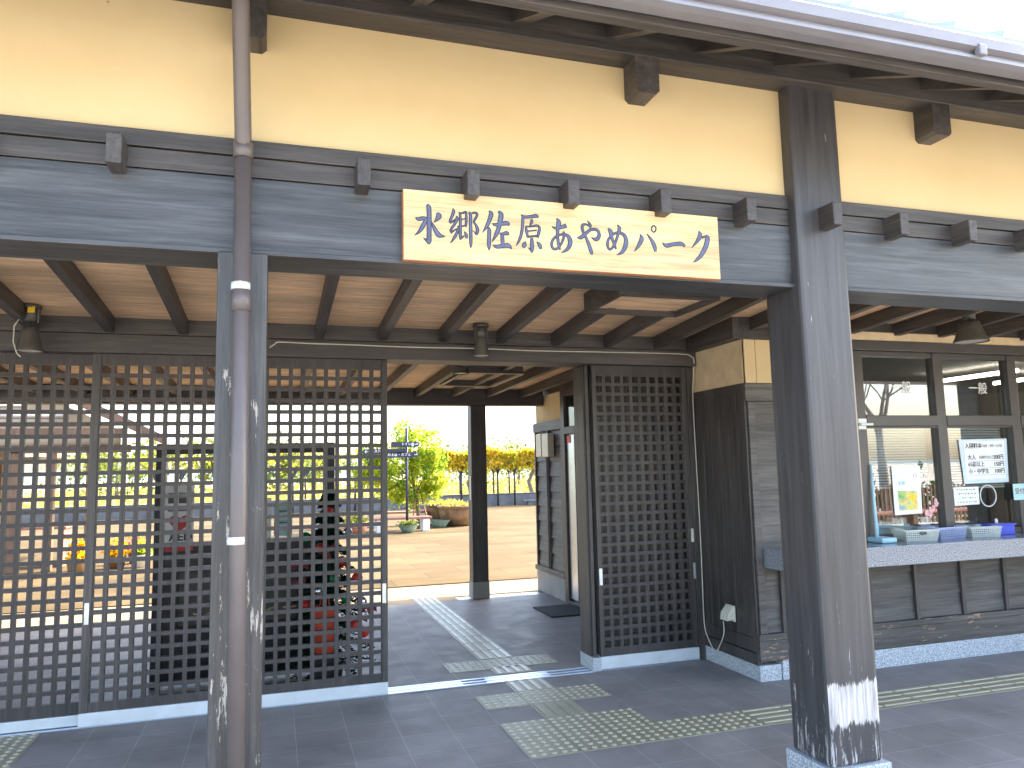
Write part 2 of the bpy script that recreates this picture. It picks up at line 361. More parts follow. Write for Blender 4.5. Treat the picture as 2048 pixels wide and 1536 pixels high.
# ------------------------------------------------------------------ mesh helpers
class MB:
    def __init__(s): s.bm = bmesh.new()
    def box(s, x0, x1, y0, y1, z0, z1, bev=0.0, mi=0):
        b = bmesh.new()
        vs = [b.verts.new((x, y, z)) for x in (x0, x1) for y in (y0, y1) for z in (z0, z1)]
        for f in ((0, 1, 3, 2), (4, 6, 7, 5), (0, 4, 5, 1), (2, 3, 7, 6), (0, 2, 6, 4), (1, 5, 7, 3)):
            b.faces.new([vs[i] for i in f])
        if bev: bmesh.ops.bevel(b, geom=b.edges[:], offset=bev, segments=2, profile=0.5, affect='EDGES')
        bmesh.ops.recalc_face_normals(b, faces=b.faces[:])
        s.merge(b, mi); return s
    def merge(s, b, mi=0):
        mp = {v: s.bm.verts.new(v.co) for v in b.verts}
        for f in b.faces:
            try:
                g = s.bm.faces.new([mp[v] for v in f.verts]); g.material_index = mi; g.smooth = f.smooth
            except ValueError: pass
        b.free()
    def hexa(s, pts, mi=0):
        vs = [s.bm.verts.new(p) for p in pts]   # bottom 4 ccw, top 4 ccw
        for f in ((3, 2, 1, 0), (4, 5, 6, 7), (0, 1, 5, 4), (1, 2, 6, 5), (2, 3, 7, 6), (3, 0, 4, 7)):
            s.bm.faces.new([vs[i] for i in f]).material_index = mi
        return s
    def prism(s, poly, d, mi=0):          # poly: 3D points, d: extrusion vector
        a = [s.bm.verts.new(p) for p in poly]; b = [s.bm.verts.new(Vector(p)+Vector(d)) for p in poly]
        n = len(poly)
        fs = [s.bm.faces.new(a), s.bm.faces.new(b[::-1])]
        for i in range(n): fs.append(s.bm.faces.new([a[i], b[i], b[(i+1) % n], a[(i+1) % n]]))
        for f in fs: f.material_index = mi
        bmesh.ops.recalc_face_normals(s.bm, faces=fs)
        return s
    def quad(s, pts, mi=0):
        s.bm.faces.new([s.bm.verts.new(p) for p in pts]).material_index = mi; return s
    def tube(s, pts, r, n=8, cap=True, mi=0):
        pts = [Vector(p) for p in pts]; k = len(pts)
        rs = r if isinstance(r, (list, tuple)) else [r]*k
        rings = []
        up = None
        for i, p in enumerate(pts):
            t = (pts[min(i+1, k-1)]-pts[max(i-1, 0)]).normalized()
            if up is None:
                up = Vector((0, 0, 1)) if abs(t.z) < 0.9 else Vector((1, 0, 0))
            a = (up - t*up.dot(t)).normalized(); b = t.cross(a); up = a
            rings.append([s.bm.verts.new(p+(a*math.cos(2*math.pi*j/n)+b*math.sin(2*math.pi*j/n))*rs[i]) for j in range(n)])
        for i in range(k-1):
            for j in range(n):
                f = s.bm.faces.new([rings[i][j], rings[i][(j+1) % n], rings[i+1][(j+1) % n], rings[i+1][j]]); f.smooth = True; f.material_index = mi
        if cap:
            s.bm.faces.new(rings[0][::-1]).material_index = mi; s.bm.faces.new(rings[-1]).material_index = mi
        return s
    def lathe(s, c, prof, n=24, mi=0, axis=Vector((0, 0, 1)), capb=True, capt=True):
        c = Vector(c); q = Vector((0, 0, 1)).rotation_difference(axis)
        rings = [[s.bm.verts.new(c+q @ Vector((r*math.cos(2*math.pi*j/n), r*math.sin(2*math.pi*j/n), z))) for j in range(n)] for r, z in prof]
        for i in range(len(rings)-1):
            for j in range(n):
                f = s.bm.faces.new([rings[i][j], rings[i][(j+1) % n], rings[i+1][(j+1) % n], rings[i+1][j]]); f.smooth = True; f.material_index = mi
        if capb: s.bm.faces.new(rings[0][::-1]).material_index = mi
        if capt: s.bm.faces.new(rings[-1]).material_index = mi
        return s
    def ball(s, c, r, mi=0, seg=12):
        b = bmesh.new(); bmesh.ops.create_uvsphere(b, u_segments=seg, v_segments=max(6, seg//2), radius=r)
        for v in b.verts: v.co += Vector(c)
        for f in b.faces: f.smooth = True
        s.merge(b, mi); return s
    def leaves(s, gen, n, size, rnd, mi=0, flat=0.0):
        for _ in range(n):
            p = gen()
            d = Vector((rnd.gauss(0, 1), rnd.gauss(0, 1), rnd.gauss(0, 1)*(1-flat))).normalized()
            e = d.orthogonal().normalized(); e = Matrix.Rotation(rnd.random()*6.28, 3, d) @ e
            g = d.cross(e); k = size*(0.6+0.8*rnd.random())
            s.bm.faces.new([s.bm.verts.new(p+e*k), s.bm.verts.new(p+g*k*0.55), s.bm.verts.new(p-e*k), s.bm.verts.new(p-g*k*0.55)]).material_index = mi
        return s

def link(name, mb, mats, parent=None, origin=None):
    if not isinstance(mats, (list, tuple)): mats = [mats]
    me = bpy.data.meshes.new(name)
    if origin is not None:
        bmesh.ops.translate(mb.bm, verts=mb.bm.verts[:], vec=-Vector(origin))
    mb.bm.to_mesh(me); mb.bm.free()
    for k in mats: me.materials.append(M[k] if isinstance(k, str) else k)
    o = bpy.data.objects.new(name, me); COL.objects.link(o)
    if origin is not None: o.location = origin
    if parent is not None:
        o.parent = parent
        base = Vector(parent.location)
        q = parent.parent
        while q is not None: base = base + Vector(q.location); q = q.parent
        if parent.type == 'EMPTY':
            o.matrix_parent_inverse = Matrix.Translation(-base)
    return o

def tag(o, label, cat, group=None, kind=None):
    o['label'] = label; o['category'] = cat
    if group: o['group'] = group
    if kind: o['kind'] = kind
    return o
def thing(name, label, cat, loc=(0, 0, 0), group=None):
    o = bpy.data.objects.new(name, None); COL.objects.link(o); o.location = loc
    o.empty_display_size = 0.2
    return tag(o, label, cat, group)
def single(name, mb, mats, origin, label, cat, group=None, kind=None):
    return tag(link(name, mb, mats, None, origin), label, cat, group, kind)
def structure(name, mb, mats):
    o = link(name, mb, mats); o['kind'] = 'structure'; return o
def copy_tree(o, delta, label, group=None):
    c = o.copy(); COL.objects.link(c); c.location = Vector(o.location)+Vector(delta); c['label'] = label
    if group: c['group'] = group
    for ch in o.children:
        d = ch.copy(); COL.objects.link(d); d.parent = c
        for g in ch.children:
            e = g.copy(); COL.objects.link(e); e.parent = d
    return c

def text(name, body, size, pos, mat, parent, face='-y', align='CENTER', ext=0.0008, aspect=1.0, shear=0.0, offset=0.0):
    cu = bpy.data.curves.new(name, 'FONT'); cu.body = body; cu.size = size
    cu.align_x = align; cu.align_y = 'CENTER'; cu.extrude = ext; cu.offset = offset
    to = bpy.data.objects.new(name+'_tmp', cu); COL.objects.link(to)
    bpy.context.view_layer.update()
    dg = bpy.context.evaluated_depsgraph_get()
    me = bpy.data.meshes.new_from_object(to.evaluated_get(dg))
    bpy.data.objects.remove(to)
    rot = Matrix.Rotation(R(90), 4, 'X')
    if face == '-x': rot = Matrix.Rotation(R(-90), 4, 'Z') @ rot
    me.transform(Matrix.Translation(Vector(pos)) @ rot @ Matrix.Diagonal((aspect, 1, 1, 1)))
    me.name = name
    me.materials.clear(); me.materials.append(M[mat])
    o = bpy.data.objects.new(name, me); COL.objects.link(o)
    if parent is not None:
        o.parent = parent
        o.matrix_parent_inverse = Matrix.Translation(-Vector(parent.location))
    return o

# ================================================================== SETTING
mb = MB(); mb.quad([(-600, -600, -0.03), (600, -600, -0.03), (600, 600, -0.03), (-600, 600, -0.03)])
structure('ground', mb, 'apron')
mb = MB(); mb.box(-12, 12, -1.75, 5.12, -0.2, 0.0); structure('floor', mb, 'tile')
mb = MB(); mb.box(-12, 1.72, 5.124, 5.42, -0.2, -0.012); structure('gravel_strip', mb, 'gravel')
mb = MB()
mb.box(-12, -0.62, 5.12, 5.43, -0.15, 0.001); mb.box(-0.62, 0.52, 5.12, 5.43, -0.15, 0.001)
mb.box(-12, 12, 5.424, 6.45, -0.2, -0.004)
structure('edge_pavement', mb, 'slab')
mb = MB(); mb.box(-12, 12, 6.46, 6.56, -0.2, -0.035); structure('sunken_strip', mb, 'lowwall')  # narrow dark grey strip, set a little below the paving on both sides
mb = MB(); mb.box(-60, 60, 6.57, 28.6, -0.2, -0.006); structure('courtyard_paving', mb, 'court')
mb = MB(); mb.quad([(-300, 29.2, 0.05), (300, 29.2, 0.05), (300, 330, 0.3), (-300, 330, 0.3)]); structure('field', mb, 'dirt')
mb = MB()
rnd = random.Random(5)
for y0, hh, sgn in ((520, 14, 1), (-420, 7, -1)):
    pts = [(x, y0, 0.0 + (hh*(0.45+0.55*mnoise.noise(Vector((x*0.006, y0, 3.1)))) if abs(x) < 900 else 0)) for x in range(-900, 901, 30)]
    for a, b in zip(pts, pts[1:]):
        mb.quad([(a[0], a[1]-60*sgn, -1), (b[0], b[1]-60*sgn, -1), b, a])
        mb.quad([a, b, (b[0], b[1]+80*sgn, -1), (a[0], a[1]+80*sgn, -1)])
structure('hills', mb, 'farhill')

# tactile paving: raised tiles with domes and bars set in the floor
mb = MB()
def dome(x, y):
    mb.lathe((x, y, 0.004), [(0.0165, 0), (0.0145, 0.003), (0.009, 0.0052)], 10, 1, capb=False)
def dots(x0, y0):
    mb.box(x0+0.002, x0+0.298, y0+0.002, y0+0.298, -0.02, 0.004, 0)
    for i in range(5):
        for j in range(5): dome(x0+0.03+0.06*i, y0+0.03+0.06*j)
def bars(x0, y0, axis, ln=0.3, top=1):
    if axis == 'x': mb.box(x0+0.002, x0+0.298, y0+0.002, y0+0.298, -0.02, 0.004)
    else: mb.box(x0+0.002, x0+0.298, y0+0.002, y0+ln-0.002, -0.02, 0.004)
    for i in range(4):
        c = 0.0375+0.075*i
        if axis == 'x': mb.box(x0+0.008, x0+0.292, y0+c-0.0095, y0+c+0.0095, 0.003, 0.009, 0.002, 1)
        else: mb.box(x0+c-0.017, x0+c+0.017, y0+0.008, y0+ln-0.008, 0.003, 0.009, 0.002, top)
for i in (-1, 0, 1):
    for j in (0, 1): dots(0.3*i, 0.3*j)
bars(0, 0.6, 'y', top=0)
for i in (-1, 0, 1): dots(0.3*i, 0.9)
bars(0, 1.2, 'y', 0.27)
dots(0.6, 0.0); dots(0.9, 0.0)
for i in range(20): bars(1.2+0.3*i, 0.0, 'x')
bars(0, 1.70, 'y', 0.2)
for i in (-1, 0, 1): dots(0.3*i-0.02, 1.87)
for j in range(11): bars(-0.01, 2.18+0.3*j, 'y')
dots(-3.3, 0.9); dots(-3.3, 1.2)
structure('tactile_paving', mb, ['tactile', 'tactile_top'])

# ================================================================== GATEHOUSE
GH = thing('gatehouse', 'dark timber gatehouse with ochre plaster band, open passage and tiled eaves', 'gatehouse', (-0.45, -1.0, 0))
def P(name, mb, mat, parent=None, label=None):
    o = link(name, mb, mat, GH if parent is None else parent)
    if label: o['label'] = label
    return o

# columns
mb = MB(); mb.box(0.785, 1.075, -1.07, -0.79, 0.18, 3.47, 0.018); c = P('column', mb, 'bigcol', label='thick square column with a broad bare patch near its foot')
mb = MB(); mb.box(0.762, 1.098, -1.093, -0.767, 0.0, 0.18, 0.006); P('stone_base', mb, 'granite', c)
mb = MB(); mb.box(5.93, 6.22, -1.07, -0.79, 0.18, 3.47, 0.018); c = P('column', mb, 'dark_z')
mb = MB(); mb.box(5.9, 6.25, -1.1, -0.76, 0.0, 0.18, 0.006); P('stone_base', mb, 'granite', c)
mb = MB(); mb.box(-1.862, -1.678, -1.035, -0.86, 0.12, 2.425, 0.008); c = P('column', mb, 'peeled', label='slim post with flaking paint')
mb = MB(); mb.box(-1.885, -1.655, -1.055, -0.84, 0.0, 0.12, 0.006); P('stone_base', mb, 'granite', c)
mb = MB(); mb.box(0.700, 0.898, 5.10, 5.285, 0.20, 2.372, 0.006); c = P('column', mb, 'dark_z', label='dark post at the far end of the passage')
mb = MB(); mb.box(0.692, 0.906, 5.092, 5.293, 0.0, 0.20, 0.006); P('stone_base', mb, 'concrete', c)
mb = MB(); mb.box(-6.4, -6.2, 5.10, 5.285, 0.0, 2.372, 0.006); P('column', mb, 'dark_z')
# front beam: thick board with two narrower boards above it
for x0, x1 in ((-9, 0.786), (1.074, 5.931), (6.219, 9.5)):
    mb = MB(); mb.box(x0, x1, -1.015, -0.765, 2.437, 2.733, 0.004)
    mb.box(x0, x1, -1.026, -0.77, 2.419, 2.440, 0.003)
    P('beam', mb, 'beam')
    mb = MB(); mb.box(x0, x1, -1.012, -0.80, 2.738, 2.817, 0.003); mb.box(x0, x1, -1.017, -0.80, 2.822, 2.890, 0.003)
    P('fascia_board', mb, 'dark_x')
    mb = MB(); mb.box(x0, x1, -0.995, -0.85, 2.884, 3.50); P('plaster_wall', mb, 'plaster')
# joist ends poking out of the beam
for k in range(-8, 14):
    x = -1.315+0.452*k
    if abs(x+1.77) < 0.05: continue
    yb = -1.075 if abs(x-0.93) < 0.1 else -1.02
    mb = MB(); mb.box(x-0.027, x+0.027, -1.128 if yb > -1.05 else -1.175, yb+0.03, 2.703, 2.818, 0.005); P('joist_end', mb, 'dark_y')
# wall plate under the eaves and the bracket ends below it
mb = MB(); mb.box(-9, 9.5, -1.12, -0.90, 3.446, 3.60, 0.006); P('wall_plate', mb, 'dark_x')
for x in (-6.95, -5.21, -3.48, -1.755, -0.022, 1.712, 3.45, 5.18):
    mb = MB()
    prof = [(x-0.06, -1.0, 3.45), (x-0.06, -1.0, 3.288), (x-0.042, -1.0, 3.270), (x+0.042, -1.0, 3.270), (x+0.06, -1.0, 3.288), (x+0.06, -1.0, 3.45)]
    mb.prism([(a, -1.117, c_) for a, b, c_ in prof], (0, 0.15, 0)); P('bracket', mb, 'dark_y')
# eave rafters, soffit boards, fascia and gutter
SL = 0.49
def zr(y): return 3.505+SL*(y+1.12)
for k in range(-16, 22):
    x = -1.10+0.452*k
    if x < -8.8 or x > 9.2: continue
    mb = MB(); y0, y1 = -1.66, -0.6
    pts = []
    for dz in (0, 0.095):
        pts += [(x-0.03, y0, zr(y0)+dz), (x+0.03, y0, zr(y0)+dz), (x+0.03, y1, zr(y1)+dz), (x-0.03, y1, zr(y1)+dz)]
    mb.hexa(pts); P('eave_rafter', mb, 'dark_y')
mb = MB(); y0, y1 = -1.70, 2.2
pts = []
for dz in (0.097, 0.115):
    pts += [(-9, y0, zr(y0)+dz), (9.5, y0, zr(y0)+dz), (9.5, y1, zr(y1)+dz), (-9, y1, zr(y1)+dz)]
mb.hexa(pts); P('soffit', mb, 'soffit')
mb = MB(); mb.box(-9, 9.5, -1.715, -1.668, 3.20, 3.335, 0.003); P('eave_board', mb, 'dark_x')
mb = MB()
gp = [(-1.724, 3.31), (-1.726, 3.235), (-1.745, 3.214), (-1.80, 3.208), (-1.835, 3.213), (-1.835, 3.226), (-1.812, 3.232), (-1.815, 3.250), (-1.848, 3.258), (-1.852, 3.30), (-1.842, 3.312), (-1.838, 3.312), (-1.838, 3.262), (-1.80, 3.246), (-1.74, 3.246), (-1.736, 3.31)]
mb.prism([(-9, y, z) for y, z in gp], (18.5, 0, 0)); g = P('gutter', mb, 'gutter')
for x in (-4.2, -2.4, -0.6, 1.13, 2.9, 4.7):
    mb = MB(); mb.box(x-0.02, x+0.02, -1.858, -1.83, 3.222, 3.268, 0.004); P('gutter_clip', mb, 'gutter', g)
mb = MB()
for (y0, z0, y1, z1) in ((-1.80, 3.318, 2.2, 5.278), (2.2, 5.278, 6.55, 3.147)):
    pts = []
    for dz in (0, 0.045):
        pts += [(-9.4, y0, z0+dz), (9.9, y0, z0+dz), (9.9, y1, z1+dz), (-9.4, y1, z1+dz)]
    mb.hexa(pts)
    x = -9.35
    while x < 9.8:
        d = 0.0
        mb.hexa([(x-0.05, y0, z0+0.043), (x+0.05, y0, z0+0.043), (x+0.05, y1, z1+0.043), (x-0.05, y1, z1+0.043),
                 (x-0.008, y0+0.02, z0+0.095), (x+0.012, y0+0.02, z0+0.095), (x+0.012, y1, z1+0.095), (x-0.008, y1, z1+0.095)])
        x += 0.268
P('roof', mb, 'rooftile')
mb = MB(); mb.box(-9, 9.5, 5.30, 5.42, 2.60, 3.62); mb.box(-9, -8.88, -0.8, 5.3, 2.75, 5.0); mb.box(9.38, 9.5, -0.8, 5.3, 2.75, 5.0)
P('upper_wall', mb, 'plaster')
mb = MB()
pts = []
for dz in (0.03, 0.06):
    pts += [(-9, 5.3, 3.50+dz), (9.5, 5.3, 3.50+dz), (9.5, 6.52, 3.06+dz), (-9, 6.52, 3.06+dz)]
mb.hexa(pts); P('soffit', mb, 'soffit')

# porch ceiling and rafters (falling slightly towards the door wall)
def zp(y): return 2.53+(1.44-y)*0.0655
def zq(y): return 2.53-(y-1.58)*0.0165
mb = MB(); y0, y1 = -0.80, 1.52
mb.hexa([(-9, y0, zp(y0)+0.10), (9.4, y0, zp(y0)+0.10), (9.4, y1, zp(y1)+0.10), (-9, y1, zp(y1)+0.10),
         (-9, y0, zp(y0)+0.12), (9.4, y0, zp(y0)+0.12), (9.4, y1, zp(y1)+0.12), (-9, y1, zp(y1)+0.12)])
P('ceiling', mb, 'ceil')
mb = MB(); y0, y1 = 1.52, 5.2
mb.hexa([(-9, y0, zq(y0)+0.105), (1.7, y0, zq(y0)+0.105), (1.7, y1, zq(y1)+0.105), (-9, y1, zq(y1)+0.105),
         (-9, y0, zq(y0)+0.13), (1.7, y0, zq(y0)+0.13), (1.7, y1, zq(y1)+0.13), (-9, y1, zq(y1)+0.13)])
P('ceiling', mb, 'ceil')
for k in range(-12, 21):
    x = -1.345+0.452*k
    for y0, y1, fz in ((-0.77, 1.462, zp), (1.58, 5.06, zq)):
        if y0 > 0 and x > 1.62: continue
        if x > 1.62 and y0 < 0: y1 = 0.79
        mb = MB(); pts = []
        for dz in (0, 0.098):
            pts += [(x-0.029, y0, fz(y0)+dz), (x+0.029, y0, fz(y0)+dz), (x+0.029, y1, fz(y1)+dz), (x-0.029, y1, fz(y1)+dz)]
        mb.hexa(pts); P('rafter', mb, 'dark_y')
# ceiling hatch between rafters
mb = MB()
for a in ((0.28, 0.31, -0.12, 0.42), (0.93, 0.96, -0.12, 0.42), (0.31, 0.93, -0.12, -0.09), (0.31, 0.93, 0.39, 0.42)):
    mb.box(a[0], a[1], a[2], a[3], 2.565, 2.70, 0.003)
h = P('ceiling_hatch', mb, 'dark_x')
mb = MB(); mb.box(0.31, 0.93, -0.09, 0.39, 2.60, 2.612); P('hatch_panel', mb, 'ceil', h)
# door header, jambs, far beam
mb = MB(); mb.box(-9, 1.66, 1.46, 1.60, 2.520, 2.66, 0.004); P('lintel', mb, 'dark_x')
mb = MB(); mb.box(-9, 1.715, 1.44, 1.68, 2.388, 2.514, 0.004); P('door_header', mb, 'dark_x')
mb = MB(); mb.box(0.728, 0.778, 1.555, 1.75, 0.10, 2.386, 0.004); mb.box(0.742, 0.772, 1.535, 1.553, 0.10, 2.386, 0.003); j = P('door_jamb', mb, 'dark_z')
mb = MB(); mb.box(0.722, 0.80, 1.50, 1.76, 0.0, 0.10, 0.004); P('stone_base', mb, 'granite', j)
mb = MB(); mb.box(-9, 1.66, 5.06, 5.26, 2.374, 2.62, 0.005); P('beam', mb, 'dark_x', label='beam at the far end of the passage')
mb = MB()
for y in (1.495, 1.56, 1.63): mb.box(-6, 0.72, y-0.012, y+0.012, -0.01, 0.008, 0.002)
mb.box(-0.85, -0.30, 1.485, 1.645, -0.01, 0.005); mb.box(-0.12, 0.38, 1.485, 1.645, -0.01, 0.005)
mb.box(0.80, 1.66, 1.495, 1.507, -0.01, 0.008); P('door_track', mb, 'rail')

# ================================================================== TICKET OFFICE
TO = thing('ticket_office', 'ticket office with dark lapped boards, granite counter and wide windows', 'ticket office', (4.5, 0.9, 0))
def T(name, mb, mat, parent=None, label=None):
    o = link(name, mb, mat, TO if parent is None else parent)
    if label: o['label'] = label
    return o
# west wall
mb = MB(); mb.box(1.735, 1.85, 0.85, 1.9, 0.1, 2.64); mb.box(1.70, 1.85, 4.45, 5.42, 0.25, 2.60); mb.box(1.70, 1.85, 1.9, 4.45, 2.46, 2.60); mb.box(1.70, 1.85, 1.76, 1.9, 0.1, 2.6)
T('wall', mb, 'dark_z')
mb = MB()
y = 0.80
while y < 1.50:
    mb.box(1.722, 1.736, y, min(y+0.118, 1.52), 0.30, 2.168, 0.003); y += 0.12
mb.box(1.714, 1.73, 0.79, 0.83, 0.20, 2.168, 0.003); mb.box(1.716, 1.735, 0.79, 1.53, 0.20, 0.30, 0.004); mb.box(1.710, 1.735, 0.79, 1.53, 0.112, 0.195, 0.004)
mb.box(1.716, 1.74, 0.79, 1.53, 2.12, 2.172, 0.003)
T('wall_boarding', mb, 'dark_z')
mb = MB(); mb.box(1.724, 1.80, 0.795, 1.53, 2.172, 2.505); mb.box(1.721, 1.74, 0.795, 0.86, 2.172, 2.505); T('plaster_panel', mb, 'plaster2')
mb = MB(); mb.box(1.718, 1.90, 0.785, 1.53, 0.0, 0.112, 0.004); T('granite_base', mb, 'granite')
mb = MB(); mb.box(1.66, 1.722, 1.51, 1.76, 0.0, 2.388, 0.004); T('corner_post', mb, 'dark_z')
# front wall
mb = MB(); mb.box(1.905, 9.3, 0.775, 0.95, 0.0, 0.135, 0.004); T('granite_base', mb, 'granite')
mb = MB(); mb.box(1.735, 2.73, 0.82, 0.95, 0.13, 2.64); mb.box(2.73, 9.3, 0.82, 0.95, 0.13, 0.80); mb.box(2.73, 9.3, 0.83, 0.95, 2.46, 2.64); T('wall', mb, 'dark_x')
mb = MB()
def lap(x0, x1, z0, z1, y):
    mb.hexa([(x0, y-0.016, z0), (x1, y-0.016, z0), (x1, y+0.02, z0), (x0, y+0.02, z0), (x0, y-0.003, z1+0.012), (x1, y-0.003, z1+0.012), (x1, y+0.02, z1+0.012), (x0, y+0.02, z1+0.012)])
zs = [0.335, 0.503, 0.70, 0.90, 1.10, 1.30, 1.50, 1.70, 1.90, 2.02]
for a, b in zip(zs, zs[1:]): lap(1.79, 2.72, a, b, 0.815)
for a, b in zip(zs[:3], zs[1:3]): lap(2.72, 9.3, a, b, 0.815)
lap(2.72, 9.3, 0.70, 0.80, 0.815)
T('lapped_boarding', mb, 'siding')
for x in (1.95, 2.35, 2.735, 3.185, 3.655, 4.105, 4.555, 5.0, 5.45):
    mb = MB(); mb.box(x-0.017, x+0.017, 0.778, 0.805, 0.33, 0.80, 0.003); T('batten', mb, 'dark_z')
mb = MB(); mb.box(1.716, 9.3, 0.766, 0.84, 0.288, 0.332, 0.004); mb.box(1.722, 9.3, 0.776, 0.84, 0.137, 0.286, 0.004); T('skirting_board', mb, 'skirting', label='skirting board with scraped paint')
mb = MB(); mb.box(1.733, 1.79, 0.772, 0.81, 0.335, 2.03, 0.003); T('corner_board', mb, 'siding')
mb = MB(); mb.box(1.716, 2.73, 0.772, 0.83, 2.034, 2.168, 0.004); T('trim_board', mb, 'siding')
mb = MB(); mb.box(1.735, 1.83, 0.785, 0.83, 2.172, 2.505, 0.003); mb.box(1.834, 2.73, 0.785, 0.83, 2.172, 2.505, 0.003); T('plaster_panel', mb, 'plaster')
mb = MB(); mb.box(2.0, 9.3, 0.765, 0.83, 2.53, 2.597, 0.003); T('trim_board', mb, 'plaster2', label='cream board above the window')
mb = MB(); mb.box(2.60, 9.3, 0.755, 0.84, 2.448, 2.526, 0.004); T('window_header', mb, 'frame')
mb = MB(); mb.box(1.70, 9.3, 0.775, 0.95, 2.60, 2.76); T('upper_beam', mb, 'dark_x')
mb = MB(); mb.box(1.64, 1.86, 0.778, 1.53, 2.508, 2.70, 0.004); T('wall_cap', mb, 'dark_y')
mb = MB(); mb.box(1.80, 9.3, 0.455, 0.80, 0.803, 0.945, 0.006); mb.box(2.72, 9.3, 0.80, 1.15, 0.82, 0.944); T('counter', mb, 'granite_top')
# windows
WX = [2.78, 3.595, 4.405, 5.215, 6.03]
for i in range(4):
    x0, x1 = WX[i], WX[i+1]
    fm = MB()
    fm.box(x0-0.048, x0+0.048, 0.79, 0.87, 0.946, 2.446, 0.004)
    if i == 3: fm.box(x1-0.048, x1+0.048, 0.79, 0.87, 0.946, 2.446, 0.004)
    fm.box(x0+0.05, x1-0.05, 0.80, 0.862, 0.946, 0.99, 0.003)
    fm.box(x0+0.05, x1-0.05, 0.785, 0.868, 1.842, 1.928, 0.004)
    fm.box(x0+0.05, x1-0.05, 0.80, 0.862, 2.405, 2.446, 0.003)
    fm.box(x0+0.05, x1-0.05, 0.795, 0.86, 1.826, 1.84, 0.002)
    wn = T('window', fm, 'frame')
    gm = MB(); gm.box(x0+0.049, x1-0.049, 0.830, 0.834, 0.985, 1.845); gm.box(x0+0.049, x1-0.049, 0.830, 0.834, 1.925, 2.41); T('pane', gm, 'glass', wn)
    text('transom_lettering', '一般', 0.105, ((x0+x1)/2+0.05, 0.828, 2.155), 'paper', wn)
# room inside
mb = MB(); mb.box(1.87, 9.3, 5.2, 5.3, 0, 2.64); mb.box(9.2, 9.3, 0.95, 5.2, 0, 2.64); mb.box(1.87, 9.2, 0.96, 5.2, 2.60, 2.64); mb.box(1.87, 9.2, 0.96, 5.2, -0.01, 0.02)
T('room_interior', mb, 'room')
mb = MB(); mb.box(4.2, 8.8, 4.6, 5.1, 0.02, 1.5, 0.01); T('cupboard', mb, 'siding_y')
mb = MB(); mb.tube([(5.93, 1.95, 2.50), (5.93, 3.05, 2.50)], 0.022, 10); tl = T('lit_tube_lamp', mb, 'tube')
mb = MB(); mb.tube([(6.9, 1.75, 2.50), (6.9, 3.05, 2.50)], 0.022, 10); T('lit_tube_lamp', mb, 'tube')
mb = MB(); mb.box(6.3, 9.2, -0.95, -0.83, 0.0, 2.45); T('side_wall', mb, 'dark_z', label='dark board wall at the office end')

# passage side of the office
mb = MB(); zs = [0.33, 0.52, 0.71, 0.90, 1.09, 1.28, 1.47, 1.66, 1.85, 2.04]
for a, b in zip(zs, zs[1:]):
    mb.hexa([(1.668, 4.46, a), (1.71, 4.46, a), (1.71, 5.44, a), (1.668, 5.44, a), (1.690, 4.46, b+0.01), (1.71, 4.46, b+0.01), (1.71, 5.44, b+0.01), (1.690, 5.44, b+0.01)])
T('lapped_boarding', mb, 'siding_y')
for y in (4.475, 4.95, 5.43):
    mb = MB(); mb.box(1.652, 1.69, y-0.018, y+0.018, 0.33, 2.04, 0.003); T('batten', mb, 'siding_y')
mb = MB(); mb.box(1.645, 1.72, 4.44, 5.47, 2.04, 2.16, 0.004); T('trim_board', mb, 'siding_y')
mb = MB(); mb.box(1.64, 1.72, 4.44, 5.49, 0.265, 0.328, 0.004); T('trim_board', mb, 'siding_y')
mb = MB(); mb.box(1.675, 1.72, 4.45, 5.42, 2.163, 2.50); T('plaster_panel', mb, 'plaster')
mb = MB(); mb.box(1.655, 1.86, 4.45, 5.46, 0.0, 0.262, 0.004); T('granite_base', mb, 'concrete')
mb = MB(); mb.box(1.645, 1.715, 4.33, 4.445, 0.0, 2.50, 0.004); mb.box(1.645, 1.715, 1.9, 4.33, 1.965, 2.05, 0.004); mb.box(1.645, 1.715, 1.9, 4.33, 2.42, 2.50, 0.004); mb.box(1.645, 1.715, 1.9, 4.33, 0.0, 0.035, 0.004); mb.box(1.65, 1.71, 3.2, 3.27, 0.035, 1.965, 0.003)
dr = T('door', mb, 'dark_z')
mb = MB(); mb.box(1.68, 1.685, 1.9, 4.33, 2.05, 2.42); mb.box(1.68, 1.685, 3.27, 4.33, 0.035, 1.965); mb.box(1.68, 1.685, 1.9, 3.2, 0.035, 1.965); T('pane', mb, 'doorglass', dr)
mb = MB(); mb.box(1.672, 1.68, 4.10, 4.32, 0.06, 1.95, 0.003); T('door_stile', mb, 'metal', dr)
mb = MB(); mb.box(1.664, 1.672, 4.20, 4.30, 1.86, 1.95); T('sticker', mb, 'red', dr)

